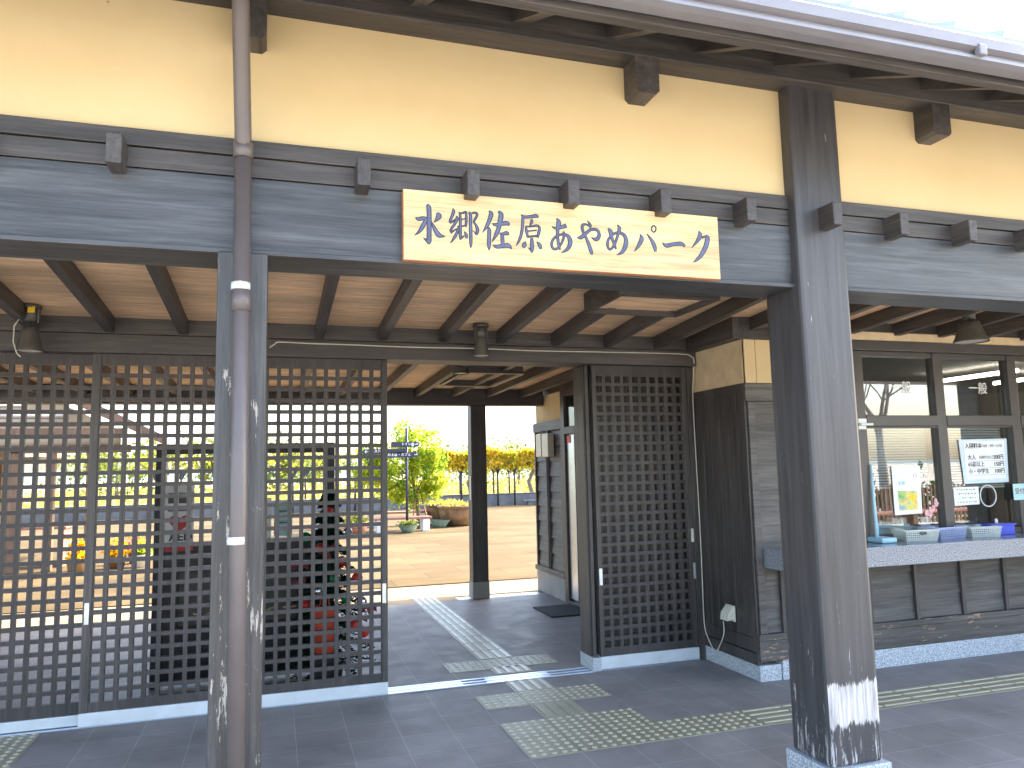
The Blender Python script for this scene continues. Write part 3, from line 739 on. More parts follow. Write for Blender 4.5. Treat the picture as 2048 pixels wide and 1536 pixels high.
# ================================================================== SLIDING LATTICE DOORS
def lattice(name, label, x0, x1, z0, z1, y0, y1, cxs, czs, h, kick, group, bars_axis=None):
    root = thing(name, label, 'lattice door', ((x0+x1)/2, (y0+y1)/2, 0), group)
    mb = MB(); bm = mb.bm
    cxs = sorted(cxs); czs = sorted(czs)
    xs = [x0]+[v for c_ in cxs for v in (c_-h, c_+h)]+[x1]
    zz = [z0]+[v for c_ in czs for v in (c_-h, c_+h)]+[z1]
    for yy, flip in ((y0, False), (y1, True)):
        grid = [[bm.verts.new((x, yy, z)) for z in zz] for x in xs]
        for i in range(len(xs)-1):
            for j_ in range(len(zz)-1):
                if i % 2 == 1 and j_ % 2 == 1: continue
                q = [grid[i][j_], grid[i+1][j_], grid[i+1][j_+1], grid[i][j_+1]]
                bm.faces.new(q[::-1] if flip else q)
    for c_ in cxs:
        for d in czs:
            a, b, e, f = c_-h, c_+h, d-h, d+h
            mb.quad([(a, y0, e), (a, y0, f), (a, y1, f), (a, y1, e)]); mb.quad([(b, y0, f), (b, y0, e), (b, y1, e), (b, y1, f)])
            mb.quad([(a, y0, e), (a, y1, e), (b, y1, e), (b, y0, e)]); mb.quad([(a, y0, f), (b, y0, f), (b, y1, f), (a, y1, f)])
    mb.quad([(x0, y0, z0), (x0, y0, z1), (x0, y1, z1), (x0, y1, z0)]); mb.quad([(x1, y0, z1), (x1, y0, z0), (x1, y1, z0), (x1, y1, z1)])
    mb.quad([(x0, y0, z1), (x1, y0, z1), (x1, y1, z1), (x0, y1, z1)]); mb.quad([(x0, y0, z0), (x0, y1, z0), (x1, y1, z0), (x1, y0, z0)])
    link('lattice', mb, 'lattice', root)
    xl, xr = cxs[0]-h-0.004, cxs[-1]+h+0.004
    fm = MB()
    fm.box(x0, min(xl, x0+0.05), y0-0.006, y0-0.0005, z0, z1, 0.002); fm.box(max(xr, x1-0.05), x1, y0-0.006, y0-0.0005, z0, z1, 0.002)
    link('stile', fm, 'dark_z', root)
    if kick:
        km = MB(); km.box(x0, x1, y0-0.012, y1+0.004, 0.010, z0-0.001, 0.002); link('kick_plate', km, 'kick', root)
    return root
CZ = [2.285-0.081*k for k in range(27)]
B = lattice('lattice_door', 'sliding lattice door behind the slim pipe column, beside the open doorway', -2.80, -0.856, 0.092, 2.386, 1.487, 1.522, [-2.717+0.0813*k for k in range(23)], CZ, 0.027, True, 'sliding lattice doors')
def pull(root, x, y, z0, z1, wd=0.028, mt='metal'):
    mb = MB(); mb.box(x-wd/2, x+wd/2, y-0.010, y-0.0045, z0, z1, 0.002); link('door_pull', mb, mt, root)
pull(B, -2.775, 1.484, 0.635, 0.772); pull(B, -0.882, 1.484, 0.635, 0.772)
A = lattice('lattice_door', 'sliding lattice door at the left edge of the photo', -4.75, -2.755, 0.075, 2.386, 1.535, 1.565, [-2.836-0.081*k for k in range(23)][::-1], CZ, 0.027, True, 'sliding lattice doors')
C = lattice('lattice_door', 'sliding lattice door slid back against the ticket office wall, right of the doorway', 0.792, 1.652, 0.105, 2.386, 1.510, 1.540, [0.858+0.0797*k for k in range(10)], [2.273-0.0800*k for k in range(27)], 0.026, True, 'sliding lattice doors')
pull(C, 0.812, 1.507, 0.645, 0.775); pull(C, 1.640, 1.507, 0.94, 1.048, 0.024, 'cream'); pull(C, 1.645, 1.507, 0.645, 0.772, 0.02)
D = lattice('lattice_door', 'lattice door hidden behind the right hand leaf', 0.805, 1.655, 0.105, 2.386, 1.592, 1.622, [0.858+0.0797*k for k in range(10)], [2.273-0.0800*k for k in range(27)], 0.026, False, 'sliding lattice doors')

# ================================================================== THINGS ON THE FRONT
DP = thing('drainpipe', 'brown round drainpipe running down the front of the slim column', 'drainpipe', (-1.765, -1.1, 0))
mb = MB(); mb.tube([(-1.757, -1.10, 0.0), (-1.774, -1.10, 2.83)], 0.0315, 16); link('pipe', mb, 'pipe', DP)
mb = MB(); mb.tube([(-1.774, -1.10, 2.79), (-1.775, -1.112, 2.86), (-1.782, -1.24, 3.16), (-1.783, -1.34, 3.32), (-1.783, -1.62, 3.40), (-1.783, -1.78, 3.26)], 0.0315, 16); link('pipe_elbow', mb, 'pipe', DP)
mb = MB(); mb.tube([(-1.774, -1.10, 2.775), (-1.7745, -1.10, 2.835)], 0.037, 16); link('pipe_socket', mb, 'pipe', DP)
mb = MB(); mb.tube([(-1.770, -1.10, 2.175), (-1.771, -1.10, 2.255)], 0.0355, 16); link('pipe_socket', mb, 'pipe', DP)
for z in (2.27, 1.325):
    mb = MB(); mb.tube([(-1.765-0.004*z, -1.10, z-0.014), (-1.765-0.004*z, -1.10, z+0.014)], 0.0355, 18)
    mb.box(-1.776, -1.772, -1.142, -1.132, z-0.013, z+0.013); mb.box(-1.79, -1.75, -1.07, -1.03, z-0.01, z+0.01); link('pipe_strap', mb, 'steelband', DP)

# sign board with carved brush lettering (x, z, width in 0.1 mm, from the centre of the board)
GL = [[[(-6504,884,90),(-6419,788,165),(-6399,489,172),(-6403,94,172),(-6407,-378,172),(-6417,-662,180),(-6434,-820,90)],[(-6411,-787,90),(-6548,-640,90),(-6663,-539,15)],[(-6979,292,45),(-6849,232,141),(-6648,287,134),(-6540,241,134),(-6651,-20,149),(-6807,-283,119),(-7030,-487,15)],[(-6087,555,75),(-5987,444,211),(-6090,261,120),(-6213,125,12)],[(-6324,195,30),(-6233,-3,105),(-6111,-246,165),(-5988,-394,181),(-5848,-423,105),(-5715,-429,15)]],[[(-5385,814,45),(-5347,689,121),(-5412,492,114),(-5502,293,91),(-5527,164,76)],[(-5527,164,91),(-5384,255,76),(-5256,361,53)],[(-5238,506,46),(-5208,381,122),(-5306,149,106),(-5451,-69,91),(-5508,-216,76)],[(-5501,-263,91),(-5358,-157,68),(-5230,-52,38)],[(-5180,95,30),(-5150,-14,91),(-5216,-226,106),(-5346,-474,106),(-5530,-732,12)],[(-5077,647,91),(-5066,360,107),(-5070,40,107),(-5075,-279,122),(-5070,-533,61)],[(-5077,-470,91),(-4997,-416,76),(-4901,-330,46)],[(-5141,658,61),(-4982,639,76),(-4837,700,92),(-4758,642,76)],[(-4806,670,92),(-4801,446,99),(-4813,220,99),(-4831,43,61)],[(-5018,364,53),(-4858,409,53)],[(-5022,60,61),(-4830,123,69)],[(-4898,-154,46),(-4820,-292,122),(-4807,-450,76)],[(-4710,678,92),(-4622,621,122),(-4621,236,130),(-4620,-245,130),(-4619,-644,115),(-4630,-852,46)],[(-4549,675,77),(-4388,705,92),(-4325,614,100),(-4425,412,92),(-4467,280,77),(-4365,127,107),(-4320,-62,138),(-4363,-226,92),(-4435,-167,61),(-4529,-78,23)]],[[(-3799,844,62),(-3704,722,170),(-3774,457,155),(-3910,155,124),(-4110,-158,15)],[(-3829,129,62),(-3800,-30,147),(-3814,-353,147),(-3828,-676,139),(-3816,-900,46)],[(-3671,303,31),(-3533,249,124),(-3270,302,140),(-3005,356,172),(-2891,267,94)],[(-3390,862,78),(-3261,726,187),(-3309,413,179),(-3389,82,163),(-3510,-202,147),(-3712,-555,15)],[(-3344,-125,62),(-3180,-129,117),(-3015,-84,156),(-2951,-177,78)],[(-3231,-181,140),(-3219,-391,148),(-3215,-617,140)],[(-3657,-648,31),(-3487,-716,140),(-3192,-664,156),(-2961,-631,172),(-2799,-766,47)]],[[(-2355,785,47),(-2164,702,118),(-1911,739,127),(-1656,793,151),(-1556,719,79)],[(-2272,759,110),(-2279,496,118),(-2312,165,118),(-2387,-167,118),(-2493,-420,94),(-2622,-640,13)],[(-1880,643,79),(-1866,512,119),(-1955,324,63)],[(-2158,275,63),(-2113,66,126),(-2070,-226,71)],[(-2158,275,71),(-1923,294,71),(-1634,357,95),(-1518,259,111),(-1567,8,119),(-1615,-193,79)],[(-2046,79,55),(-1639,151,64)],[(-2035,-166,79),(-1646,-105,87)],[(-1885,-212,111),(-1883,-458,150),(-1890,-736,142),(-1911,-885,47)],[(-1917,-787,95),(-1999,-711,63),(-2081,-651,16)],[(-2175,-381,32),(-2229,-531,173),(-2291,-690,94)],[(-1670,-361,32),(-1538,-499,151),(-1476,-692,95)]],[[(-946,372,38),(-742,308,116),(-470,389,145),(-239,467,155)],[(-707,770,39),(-609,598,183),(-672,233,135),(-674,-165,125),(-632,-480,116),(-576,-674,48)],[(-393,195,87),(-380,-24,106),(-493,-331,97),(-686,-583,96),(-873,-635,106),(-971,-484,111),(-924,-262,106),(-732,-50,96),(-439,52,101),(-192,-10,151),(-91,-242,185),(-166,-507,155),(-359,-699,97),(-569,-793,15)]],[[(236,-39,39),(436,-24,156),(654,173,127),(937,377,122),(1215,378,128),(1319,183,138),(1243,-5,162),(1092,-57,128),(904,31,24)],[(760,768,39),(892,596,128),(876,453,79)],[(837,531,59),(690,600,88),(530,547,114),(512,344,121),(600,129,118),(728,-144,127),(844,-457,157),(916,-694,138),(920,-794,29)]],[[(1756,490,79),(1880,347,189),(1934,65,139),(2051,-252,116),(2130,-450,70)],[(2221,711,40),(2323,544,150),(2246,252,120),(2100,-126,110),(1949,-381,99),(1794,-473,103),(1708,-296,115),(1758,-29,109),(1962,210,100),(2249,334,104),(2529,252,150),(2632,-6,181),(2552,-360,176),(2363,-597,120),(2119,-715,16)]],[[(3343,346,40),(3423,146,182),(3252,-196,142),(3007,-500,16)],[(3690,393,41),(3912,119,139),(4056,-161,174),(4099,-427,102)],[(4109,793,61),(4154,751,61),(4174,681,61),(4164,603,61),(4126,538,61),(4071,502,61),(4013,506,61),(3968,549,61),(3948,618,61),(3958,696,61),(3996,762,61),(4051,797,61),(4109,793,61),(4154,751,61)]],[[(4470,24,41),(4668,-97,164),(5060,-7,155),(5452,42,166),(5653,-70,104)]],[[(6417,725,63),(6477,538,179),(6321,251,143),(5974,-132,17)],[(6540,405,74),(6732,472,105),(6871,440,190),(6809,180,211),(6726,-38,200),(6494,-413,168),(6246,-661,121),(6017,-812,17)]]]
SB = thing('sign_board', 'long pale wooden name board with carved blue Japanese lettering', 'sign', (-0.40, -1.045, 2.42))
mb = MB(); mb.box(-1.149, 0.348, -1.0595, -1.018, 2.426, 2.730, 0.004); bd = link('board', mb, 'signedge', SB)
mb = MB(); mb.box(-1.1465, 0.3455, -1.0605, -1.0590, 2.4285, 2.7275); link('board_face', mb, 'signwood', SB)
def catmull(pts, n=6):
    out = []
    q = [pts[0]]+list(pts)+[pts[-1]]
    for i in range(1, len(q)-2):
        a, b, c_, d = q[i-1], q[i], q[i+1], q[i+2]
        for k in range(n):
            t = k/n
            out.append(tuple(0.5*(2*b[e]+(c_[e]-a[e])*t+(2*a[e]-5*b[e]+4*c_[e]-d[e])*t*t+(3*b[e]-a[e]-3*c_[e]+d[e])*t**3) for e in range(3)))
    out.append(pts[-1]); return out
for ci, ch in enumerate(GL):
    mb = MB()
    for si, st in enumerate(ch):
        pts = catmull([(x*1e-4-0.40, z*1e-4+2.58, max(w_*1.24, 14)*1e-4) for x, z, w_ in st])
        for mi, k, yo, yo2 in ((0, 1.02, -1.0607-0.00003*si, -1.0612-0.00003*si), (1, 0.56, -1.0616-0.00003*si, -1.0622-0.00003*si)):
            L, Rr, Cc = [], [], []
            for i, (x, z, w_) in enumerate(pts):
                a = pts[max(i-1, 0)]; b = pts[min(i+1, len(pts)-1)]
                dx, dz = b[0]-a[0], b[1]-a[1]; ln = math.hypot(dx, dz) or 1
                nx, nz = -dz/ln, dx/ln; hw = w_*k*0.5
                if mi == 1: hw = max(0.0004, w_*0.5-0.0042)
                L.append(mb.bm.verts.new((x+nx*hw, yo, z+nz*hw))); Rr.append(mb.bm.verts.new((x-nx*hw, yo, z-nz*hw))); Cc.append(mb.bm.verts.new((x, yo2, z)))
            for i in range(len(pts)-1):
                for q in ([L[i], Cc[i], Cc[i+1], L[i+1]], [Cc[i], Rr[i], Rr[i+1], Cc[i+1]]):
                    f = mb.bm.faces.new(q); f.material_index = mi
    bmesh.ops.recalc_face_normals(mb.bm, faces=mb.bm.faces[:])
    for f in mb.bm.faces:
        if f.normal.y > 0: f.normal_flip()
    link('carved_character', mb, ['ink', 'inkblue'], SB)

# ceiling spot lamps
def spot(label, x, y, ztop, ln=0.235, r=0.062, tilt=0.0):
    t = thing('ceiling_lamp', label, 'lamp', (x, y, ztop), 'spot lamps under the ceilings')
    mb = MB(); mb.lathe((x, y, ztop-0.02), [(0.06, 0), (0.06, 0.02)], 20); mb.lathe((x, y, ztop-0.10), [(0.036, 0), (0.042, 0.08)], 16); mb.box(x-0.05, x-0.04, y-0.015, y+0.015, ztop-0.11, ztop-0.02); mb.box(x+0.04, x+0.05, y-0.015, y+0.015, ztop-0.11, ztop-0.02); link('lamp_mount', mb, 'lamp', t)
    mb = MB(); mb.lathe((x, y, ztop-ln), [(r, 0), (r, 0.012), (r*0.9, 0.03), (r*0.62, 0.115), (r*0.56, 0.15)], 24, capb=False); link('lamp_shade', mb, 'lamp', t)
    mb = MB(); mb.lathe((x, y, ztop-ln+0.006), [(r*0.88, 0), (r*0.88, 0.004)], 24); link('lamp_glass', mb, 'lens', t)
    return t
spot('spot lamp hanging above the open doorway', -0.20, 1.24, 2.63)
spot('larger spot lamp above the ticket window', 3.30, 0.20, 2.70, 0.27, 0.12)
spot('spot lamp on the passage ceiling behind the lintel', 0.01, 2.75, 2.61, 0.15, 0.075)
LL = spot('spot lamp with a yellow tag at the left edge', -3.10, 1.22, 2.64, 0.29, 0.078)
mb = MB(); mb.box(-3.105, -3.065, 1.165, 1.172, 2.585, 2.625, 0.003); link('yellow_tag', mb, 'yellow', LL)
mb = MB(); mb.tube([(-3.15, 1.2, 2.56), (-3.175, 1.18, 2.5), (-3.172, 1.17, 2.40), (-3.15, 1.17, 2.33), (-3.13, 1.17, 2.31)], 0.004, 6); link('loose_wire', mb, 'cream', LL)

mb = MB()
cab = [(-1.685, 1.43, 2.449), (-1.65, 1.432, 2.475), (-1.616, 1.433, 2.490), (-1.40, 1.433, 2.486), (-1.131, 1.433, 2.485), (-0.7, 1.433, 2.480), (-0.157, 1.433, 2.484), (0.3, 1.433, 2.479), (0.9, 1.433, 2.484), (1.55, 1.433, 2.486), (1.66, 1.43, 2.470), (1.698, 1.44, 2.42), (1.702, 1.49, 2.2), (1.704, 1.497, 1.9), (1.702, 1.49, 1.6), (1.703, 1.485, 1.2), (1.701, 1.48, 0.87), (1.700, 1.485, 0.5), (1.700, 1.48, 0.27), (1.702, 1.43, 0.17), (1.701, 1.34, 0.10), (1.700, 1.27, 0.16), (1.698, 1.20, 0.27), (1.690, 1.19, 0.37)]
mb.tube([tuple(p) for p in catmull(cab, 5)], 0.0042, 6)
single('cable', mb, 'cream', (1.7, 1.45, 0.1), 'thin pale cable strung over the doorway and down the office wall', 'cable')
OB = thing('outdoor_socket', 'pale hooded power socket on the dark office side wall', 'socket', (1.71, 1.11, 0.36))
mb = MB(); mb.box(1.700, 1.715, 1.05, 1.17, 0.375, 0.495, 0.006); link('back_plate', mb, 'cream', OB)
mb = MB(); mb.prism([(1.70, 1.06, 0.49), (1.655, 1.06, 0.44), (1.645, 1.06, 0.385), (1.70, 1.06, 0.395)], (0, 0.10, 0)); link('hood', mb, 'cream', OB)
mb = MB(); mb.tube([(1.685, 1.18, 0.37), (1.685, 1.17, 0.40)], 0.014, 10); link('plug', mb, 'black', OB)

mb = MB(); mb.box(1.17, 1.62, 3.62, 4.24, 0.001, 0.014, 0.004); single('door_mat', mb, 'mat', (1.4, 3.9, 0), 'black rubber door mat before the office side door', 'mat')
MT = thing('meter_box', 'pair of cream meter boxes on the passage wall of the office', 'meter box', (1.62, 4.95, 1.7))
mb = MB(); mb.box(1.58, 1.665, 4.985, 5.18, 1.715, 2.01, 0.008); link('box', mb, 'cream', MT)
mb = MB(); mb.box(1.58, 1.665, 4.73, 4.955, 1.71, 2.0, 0.008); link('box', mb, 'cream', MT)
mb = MB(); mb.tube([(1.648, 4.97, 1.72), (1.648, 4.97, 0.33)], 0.012, 8); link('conduit', mb, 'gutter', MT)
CB = thing('ceiling_light_box', 'square wooden light box hung from the passage ceiling', 'ceiling light', (0.36, 3.4, 2.62))
mb = MB()
for a in ((0.06, 0.10, 2.85, 3.95), (0.62, 0.66, 2.85, 3.95), (0.10, 0.62, 2.85, 2.89), (0.10, 0.62, 3.91, 3.95)): mb.box(*a, 2.485, 2.60, 0.003)
link('frame', mb, 'dark_x', CB)
mb = MB(); mb.box(0.10, 0.62, 2.89, 3.91, 2.545, 2.552); link('panel', mb, 'ceil', CB)
mb = MB()
for a in ((0.05, 0.67, 2.84, 2.855), (0.05, 0.67, 3.945, 3.96), (0.05, 0.065, 2.84, 3.96), (0.655, 0.67, 2.84, 3.96)): mb.box(*a, 2.478, 2.4845)
link('bottom_trim', mb, 'plaster2', CB)
mb = MB(); mb.box(0.692, 0.699, 5.125, 5.18, 1.20, 1.495); single('post_notice', mb, 'paper', (0.69, 5.15, 1.2), 'small white paper strip on the far passage post', 'notice')

# ================================================================== ON THE COUNTER AND WINDOWS
def basket(label, cx_, cy_, rot, lx, ly, h_, mat_):
    t = thing('basket', label, 'basket', (cx_, cy_, 0.946), 'plastic baskets on the counter')
    mb = MB(); b2 = bmesh.new()
    def W(x, y, z):
        f = 1.0 if z > 0 else 0.9
        x *= f; y *= f
        return (cx_+x*math.cos(rot)-y*math.sin(rot), cy_+x*math.sin(rot)+y*math.cos(rot), 0.946+max(z, 0))
    def side(p, q):
        # perforated wall from p to q (local xy)
        n = max(6, int(Vector((q[0]-p[0], q[1]-p[1])).length/0.016)); rows = 4
        def at(u, v):
            f = 0.9+0.1*v
            x = (p[0]+(q[0]-p[0])*u)*f; y = (p[1]+(q[1]-p[1])*u)*f
            return (cx_+x*math.cos(rot)-y*math.sin(rot), cy_+x*math.sin(rot)+y*math.cos(rot), 0.946+h_*v)
        us = [0.0]
        for i in range(n): us += [(i+0.27)/n, (i+0.73)/n]
        us.append(1.0)
        vs = [0.0]
        for i in range(rows): vs += [0.10+0.74*(i+0.25)/rows, 0.10+0.74*(i+0.75)/rows]
        vs.append(1.0)
        g = [[mb.bm.verts.new(at(u, v)) for v in vs] for u in us]
        for i in range(len(us)-1):
            for j_ in range(len(vs)-1):
                if i % 2 == 1 and j_ % 2 == 1: continue
                mb.bm.faces.new([g[i][j_], g[i+1][j_], g[i+1][j_+1], g[i][j_+1]])
    cs = [(-lx/2, -ly/2), (lx/2, -ly/2), (lx/2, ly/2), (-lx/2, ly/2)]
    for i in range(4): side(cs[i], cs[(i+1) % 4])
    bmesh.ops.solidify(mb.bm, geom=mb.bm.faces[:], thickness=0.003)
    link('basket_wall', mb, mat_, t)
    mb = MB(); q = [(cx_+0.9*(x*math.cos(rot)-y*math.sin(rot)), cy_+0.9*(x*math.sin(rot)+y*math.cos(rot)), 0.947) for x, y in cs]
    mb.prism(q, (0, 0, 0.003)); link('basket_floor', mb, mat_, t)
    mb = MB(); r = [(cx_+1.0*(x*math.cos(rot)-y*math.sin(rot)), cy_+1.0*(x*math.sin(rot)+y*math.cos(rot)), 0.946+h_) for x, y in cs]
    mb.tube(r+[r[0]], 0.0045, 6); link('rim', mb, mat_, t)
    return t
bk = basket('white perforated basket with a round finger hole, front of the counter', 3.14, 0.765, R(-14), 0.27, 0.36, 0.085, 'basket')
mb = MB(); a = R(-14); fx, fy = 3.14+0.18*math.sin(a)*0.99, 0.765-0.18*math.cos(a)*0.99
mb.box(fx-0.030, fx+0.030, fy-0.010, fy-0.003, 1.000, 1.020, 0.006); link('finger_hole', mb, 'lamp', bk)
basket('lilac tinted basket between the two white ones', 3.475, 0.765, R(4), 0.30, 0.20, 0.085, 'lilac')
basket('pale basket nearest the blue box', 3.80, 0.735, R(-16), 0.25, 0.24, 0.08, 'basket')
tb = thing('paper_tray', 'pale blue tray of leaflets behind the white basket', 'tray', (3.15, 0.79, 0.946))
mb = MB(); mb.box(2.99, 3.34, 0.955, 1.08, 0.946, 1.05, 0.004); link('tray', mb, 'skyblue', tb)
mb = MB(); mb.box(3.0, 3.18, 0.96, 1.07, 1.051, 1.075, 0.003); mb.box(3.20, 3.32, 0.965, 1.06, 1.051, 1.10, 0.003); link('leaflets', mb, 'paper', tb)
mb = MB(); mb.box(3.40, 3.50, 0.90, 0.915, 0.945, 1.10, 0.002); single('card_stand', mb, 'paper', (3.45, 0.9, 0.945), 'small white card standing behind the lilac basket', 'card')
bb = thing('blue_box', 'bright blue plastic box with a dark lid at the right of the baskets', 'box', (4.02, 0.76, 0.946))
mb = MB(); mb.box(3.93, 4.16, 0.70, 0.82, 0.946, 1.02, 0.005); link('box', mb, 'blue', bb)
mb = MB(); mb.box(3.92, 4.17, 0.69, 0.80, 1.021, 1.035, 0.004); link('lid', mb, 'blue', bb)
mb = MB(); mb.lathe((4.02, 0.745, 1.036), [(0.012, 0), (0.012, 0.03), (0.006, 0.04)], 12); link('bottle_top', mb, 'paper', bb)
pl = thing('counter_pole', 'slender pale blue pole standing in a tray at the window corner', 'pole', (2.81, 0.74, 0.946))
mb = MB(); mb.tube([(2.806, 0.745, 0.98), (2.815, 0.76, 1.25), (2.827, 0.778, 1.54)], [0.016, 0.012, 0.008], 10); link('pole', mb, 'skyblue', pl)
mb = MB(); mb.box(2.74, 2.88, 0.62, 0.785, 0.946, 0.985, 0.012); link('tray', mb, 'skyblue', pl)
mb = MB(); mb.box(2.72, 2.80, 0.755, 0.786, 1.865, 1.90, 0.004); mb.box(2.74, 2.86, 0.752, 0.784, 1.845, 1.864, 0.004); mb.box(2.72, 2.79, 0.754, 0.786, 1.815, 1.843, 0.004)
single('window_latch', mb, 'white', (2.78, 0.77, 1.82), 'white plastic bracket at the top left corner of the ticket window', 'bracket')

def blind(label, x0, x1, zb):
    t = thing('window_blind', label, 'blind', ((x0+x1)/2, 0.92, zb), 'white slat blinds in the office')
    mb = MB(); z = zb+0.02
    while z < 1.82:
        mb.hexa([(x0, 0.905, z-0.007), (x1, 0.905, z-0.007), (x1, 0.920, z+0.007), (x0, 0.920, z+0.007), (x0, 0.904, z-0.006), (x1, 0.904, z-0.006), (x1, 0.919, z+0.008), (x0, 0.919, z+0.008)]); z += 0.0215
    o = link('slats', mb, 'white', t)
    mb = MB(); mb.box(x0, x1, 0.90, 0.93, zb-0.006, zb+0.008, 0.003); link('bottom_rail', mb, 'white', t)
    mb = MB(); mb.box(x0, x1, 0.895, 0.935, 1.82, 1.85, 0.003); link('head_rail', mb, 'white', t)
blind('white slat blind behind the left ticket pane', 2.85, 3.52, 1.348)
blind('white slat blind behind the pane with the price sheet', 3.67, 4.34, 1.325)

PN = thing('price_notice', 'white framed price sheet listing 200, 150 and 100 yen', 'notice', (4.05, 0.825, 1.36))
mb = MB(); mb.prism([(3.783, 0.822, 1.728), (4.310, 0.822, 1.733), (4.290, 0.822, 1.366), (3.806, 0.822, 1.362)], (0, 0.005, 0)); link('frame', mb, 'paleframe', PN)
mb = MB(); mb.prism([(3.832, 0.8205, 1.712), (4.275, 0.8205, 1.717), (4.262, 0.8205, 1.40), (3.840, 0.8205, 1.397)], (0, 0.0012, 0)); link('sheet', mb, 'paper', PN)
text('lettering', '入園料金', 0.046, (3.935, 0.8195, 1.672), 'textblack', PN, offset=0.0005)
text('lettering', '（4月・9月～11月）', 0.028, (4.14, 0.8195, 1.672), 'textblack', PN)
for k, (a, b, c_) in enumerate((('大人', '（高校生以上）', '200円'), ('65歳以上', '', '150円'), ('小・中学生', '', '100円'))):
    z = 1.577-0.058*k
    text('lettering', a, 0.044, (3.862, 0.8195, z), 'textblack', PN, align='LEFT', offset=0.0005)
    if b: text('lettering', b, 0.027, (3.968, 0.8195, z), 'textblack', PN, align='LEFT')
    text('lettering', c_, 0.046, (4.255, 0.8195, z), 'textblack', PN, align='RIGHT', offset=0.0006)
    mb = MB(); mb.box(3.86, 4.26, 0.8195, 0.8203, z-0.030, z-0.0285); link('rule', mb, 'lamp', PN)
FP = thing('flower_poster', 'white poster with a colour flower photo and the number 15', 'poster', (3.2, 0.825, 1.14))
mb = MB(); mb.prism([(3.069, 0.822, 1.524), (3.356, 0.822, 1.520), (3.342, 0.822, 1.140), (3.068, 0.822, 1.134)], (0, 0.003, 0)); link('sheet', mb, 'paper', FP)
mb = MB(); mb.prism([(3.112, 0.8208, 1.325), (3.306, 0.8208, 1.322), (3.300, 0.8208, 1.172), (3.114, 0.8208, 1.168)], (0, 0.001, 0)); link('photo', mb, 'photo', FP)
text('lettering', '15', 0.05, (3.295, 0.8205, 1.44), 'pink', FP); text('lettering', '佐原', 0.035, (3.16, 0.8205, 1.385), 'skyblue', FP)
mb = MB(); mb.ball((3.255, 0.8195, 1.275), 0.001); mb.lathe((3.258, 0.8205, 1.272), [(0.034, 0), (0.034, 0.0006)], 14, axis=Vector((0, -1, 0))); link('yellow_flower', mb, 'yellow', FP)
HN = thing('handwritten_notice', 'small handwritten note on the glass beside the round speaking hole', 'notice', (3.82, 0.825, 1.19))
mb = MB(); mb.prism([(3.684, 0.822, 1.337), (3.951, 0.822, 1.337), (3.949, 0.822, 1.192), (3.684, 0.822, 1.187)], (0, 0.002, 0)); link('sheet', mb, 'paper', HN)
rr = random.Random(3)
mb = MB()
for k in range(4):
    z = 1.315-0.034*k; x = 3.71+0.03*rr.random()
    while x < 3.92:
        l_ = 0.008+0.012*rr.random(); mb.box(x, x+l_, 0.8205, 0.8215, z-0.004*rr.random(), z+0.002+0.004*rr.random()); x += l_+0.006+0.012*rr.random()
link('handwriting', mb, 'lamp', HN)
mb = MB(); cx0, cz0 = 4.050, 1.258
mb.tube([(cx0+0.086*math.cos(t*math.pi/16), 0.823, cz0+0.088*math.sin(t*math.pi/16)) for t in range(33)], 0.005, 6)
single('speaking_hole', mb, 'white', (cx0, 0.823, cz0), 'white round rim of the speaking hole in the ticket pane', 'speaking hole')
TG = thing('window_tag', 'small pale tag with a maroon print at the right of the pane', 'tag', (4.35, 0.83, 1.22))
mb = MB(); mb.box(4.285, 4.425, 0.784, 0.788, 1.215, 1.35, 0.002); link('card', mb, 'maskteal', TG)
text('lettering', '受付', 0.055, (4.355, 0.7835, 1.285), 'maroon', TG)
for k, (x, z, s_) in enumerate(((3.40, 1.14, 0.030), (3.445, 1.165, 0.032), (3.43, 1.13, 0.026), (3.465, 1.18, 0.024), (3.50, 1.21, 0.028), (3.497, 1.238, 0.02))):
    if k == 0: ST = thing('flower_stickers', 'cluster of pink flower stickers low on the left ticket pane', 'stickers', (3.45, 0.828, 1.15))
    mb = MB()
    for q in range(5):
        an = q*2*math.pi/5+k; mb.lathe((x+s_*0.5*math.cos(an), 0.829-0.0002*q, z+s_*0.5*math.sin(an)), [(s_*0.42, 0), (s_*0.42, 0.0005)], 8, axis=Vector((0, -1, 0)))
    link('sticker', mb, 'pink', ST)

# ================================================================== JUST BEHIND THE LATTICE
NB = thing('notice_stand', 'black framed notice stand behind the lattice doors with papers in its window', 'notice stand', (-1.83, 2.13, 0))
NB_SHIFT = Vector((0, 0.19, 0))
mb = MB(); mb.box(-2.505, -2.432, 2.08, 2.18, 0.0, 1.815, 0.005); link('post', mb, 'black', NB)
mb = MB(); mb.box(-1.262, -1.172, 2.08, 2.18, 0.0, 1.815, 0.005); link('post', mb, 'black', NB)
mb = MB(); mb.box(-2.432, -1.262, 2.09, 2.17, 1.735, 1.812, 0.005); link('top_rail', mb, 'black', NB)
mb = MB(); mb.box(-2.432, -1.262, 2.10, 2.16, 0.84, 1.045, 0.004); mb.box(-2.432, -1.262, 2.10, 2.16, 0.03, 0.43, 0.004); mb.box(-2.432, -2.33, 2.10, 2.16, 0.43, 0.84); mb.box(-1.462, -1.262, 2.10, 2.16, 0.43, 0.84); link('lower_panel', mb, 'black', NB)
mb = MB(); mb.box(-2.33, -1.462, 2.135, 2.155, 0.43, 0.84); link('display_panel', mb, 'lamp', NB)
mb = MB()
for k in range(4):
    x = -2.22+0.22*k; mb.tube([(x, 2.13, 0.52), (x+0.07, 2.128, 0.50+0.02*(k % 2)), (x+0.15, 2.13, 0.525)], 0.008, 6); mb.tube([(x, 2.13, 0.66), (x+0.08, 2.128, 0.69), (x+0.16, 2.13, 0.66)], 0.006, 6)
link('display_outline', mb, 'plaster2', NB)
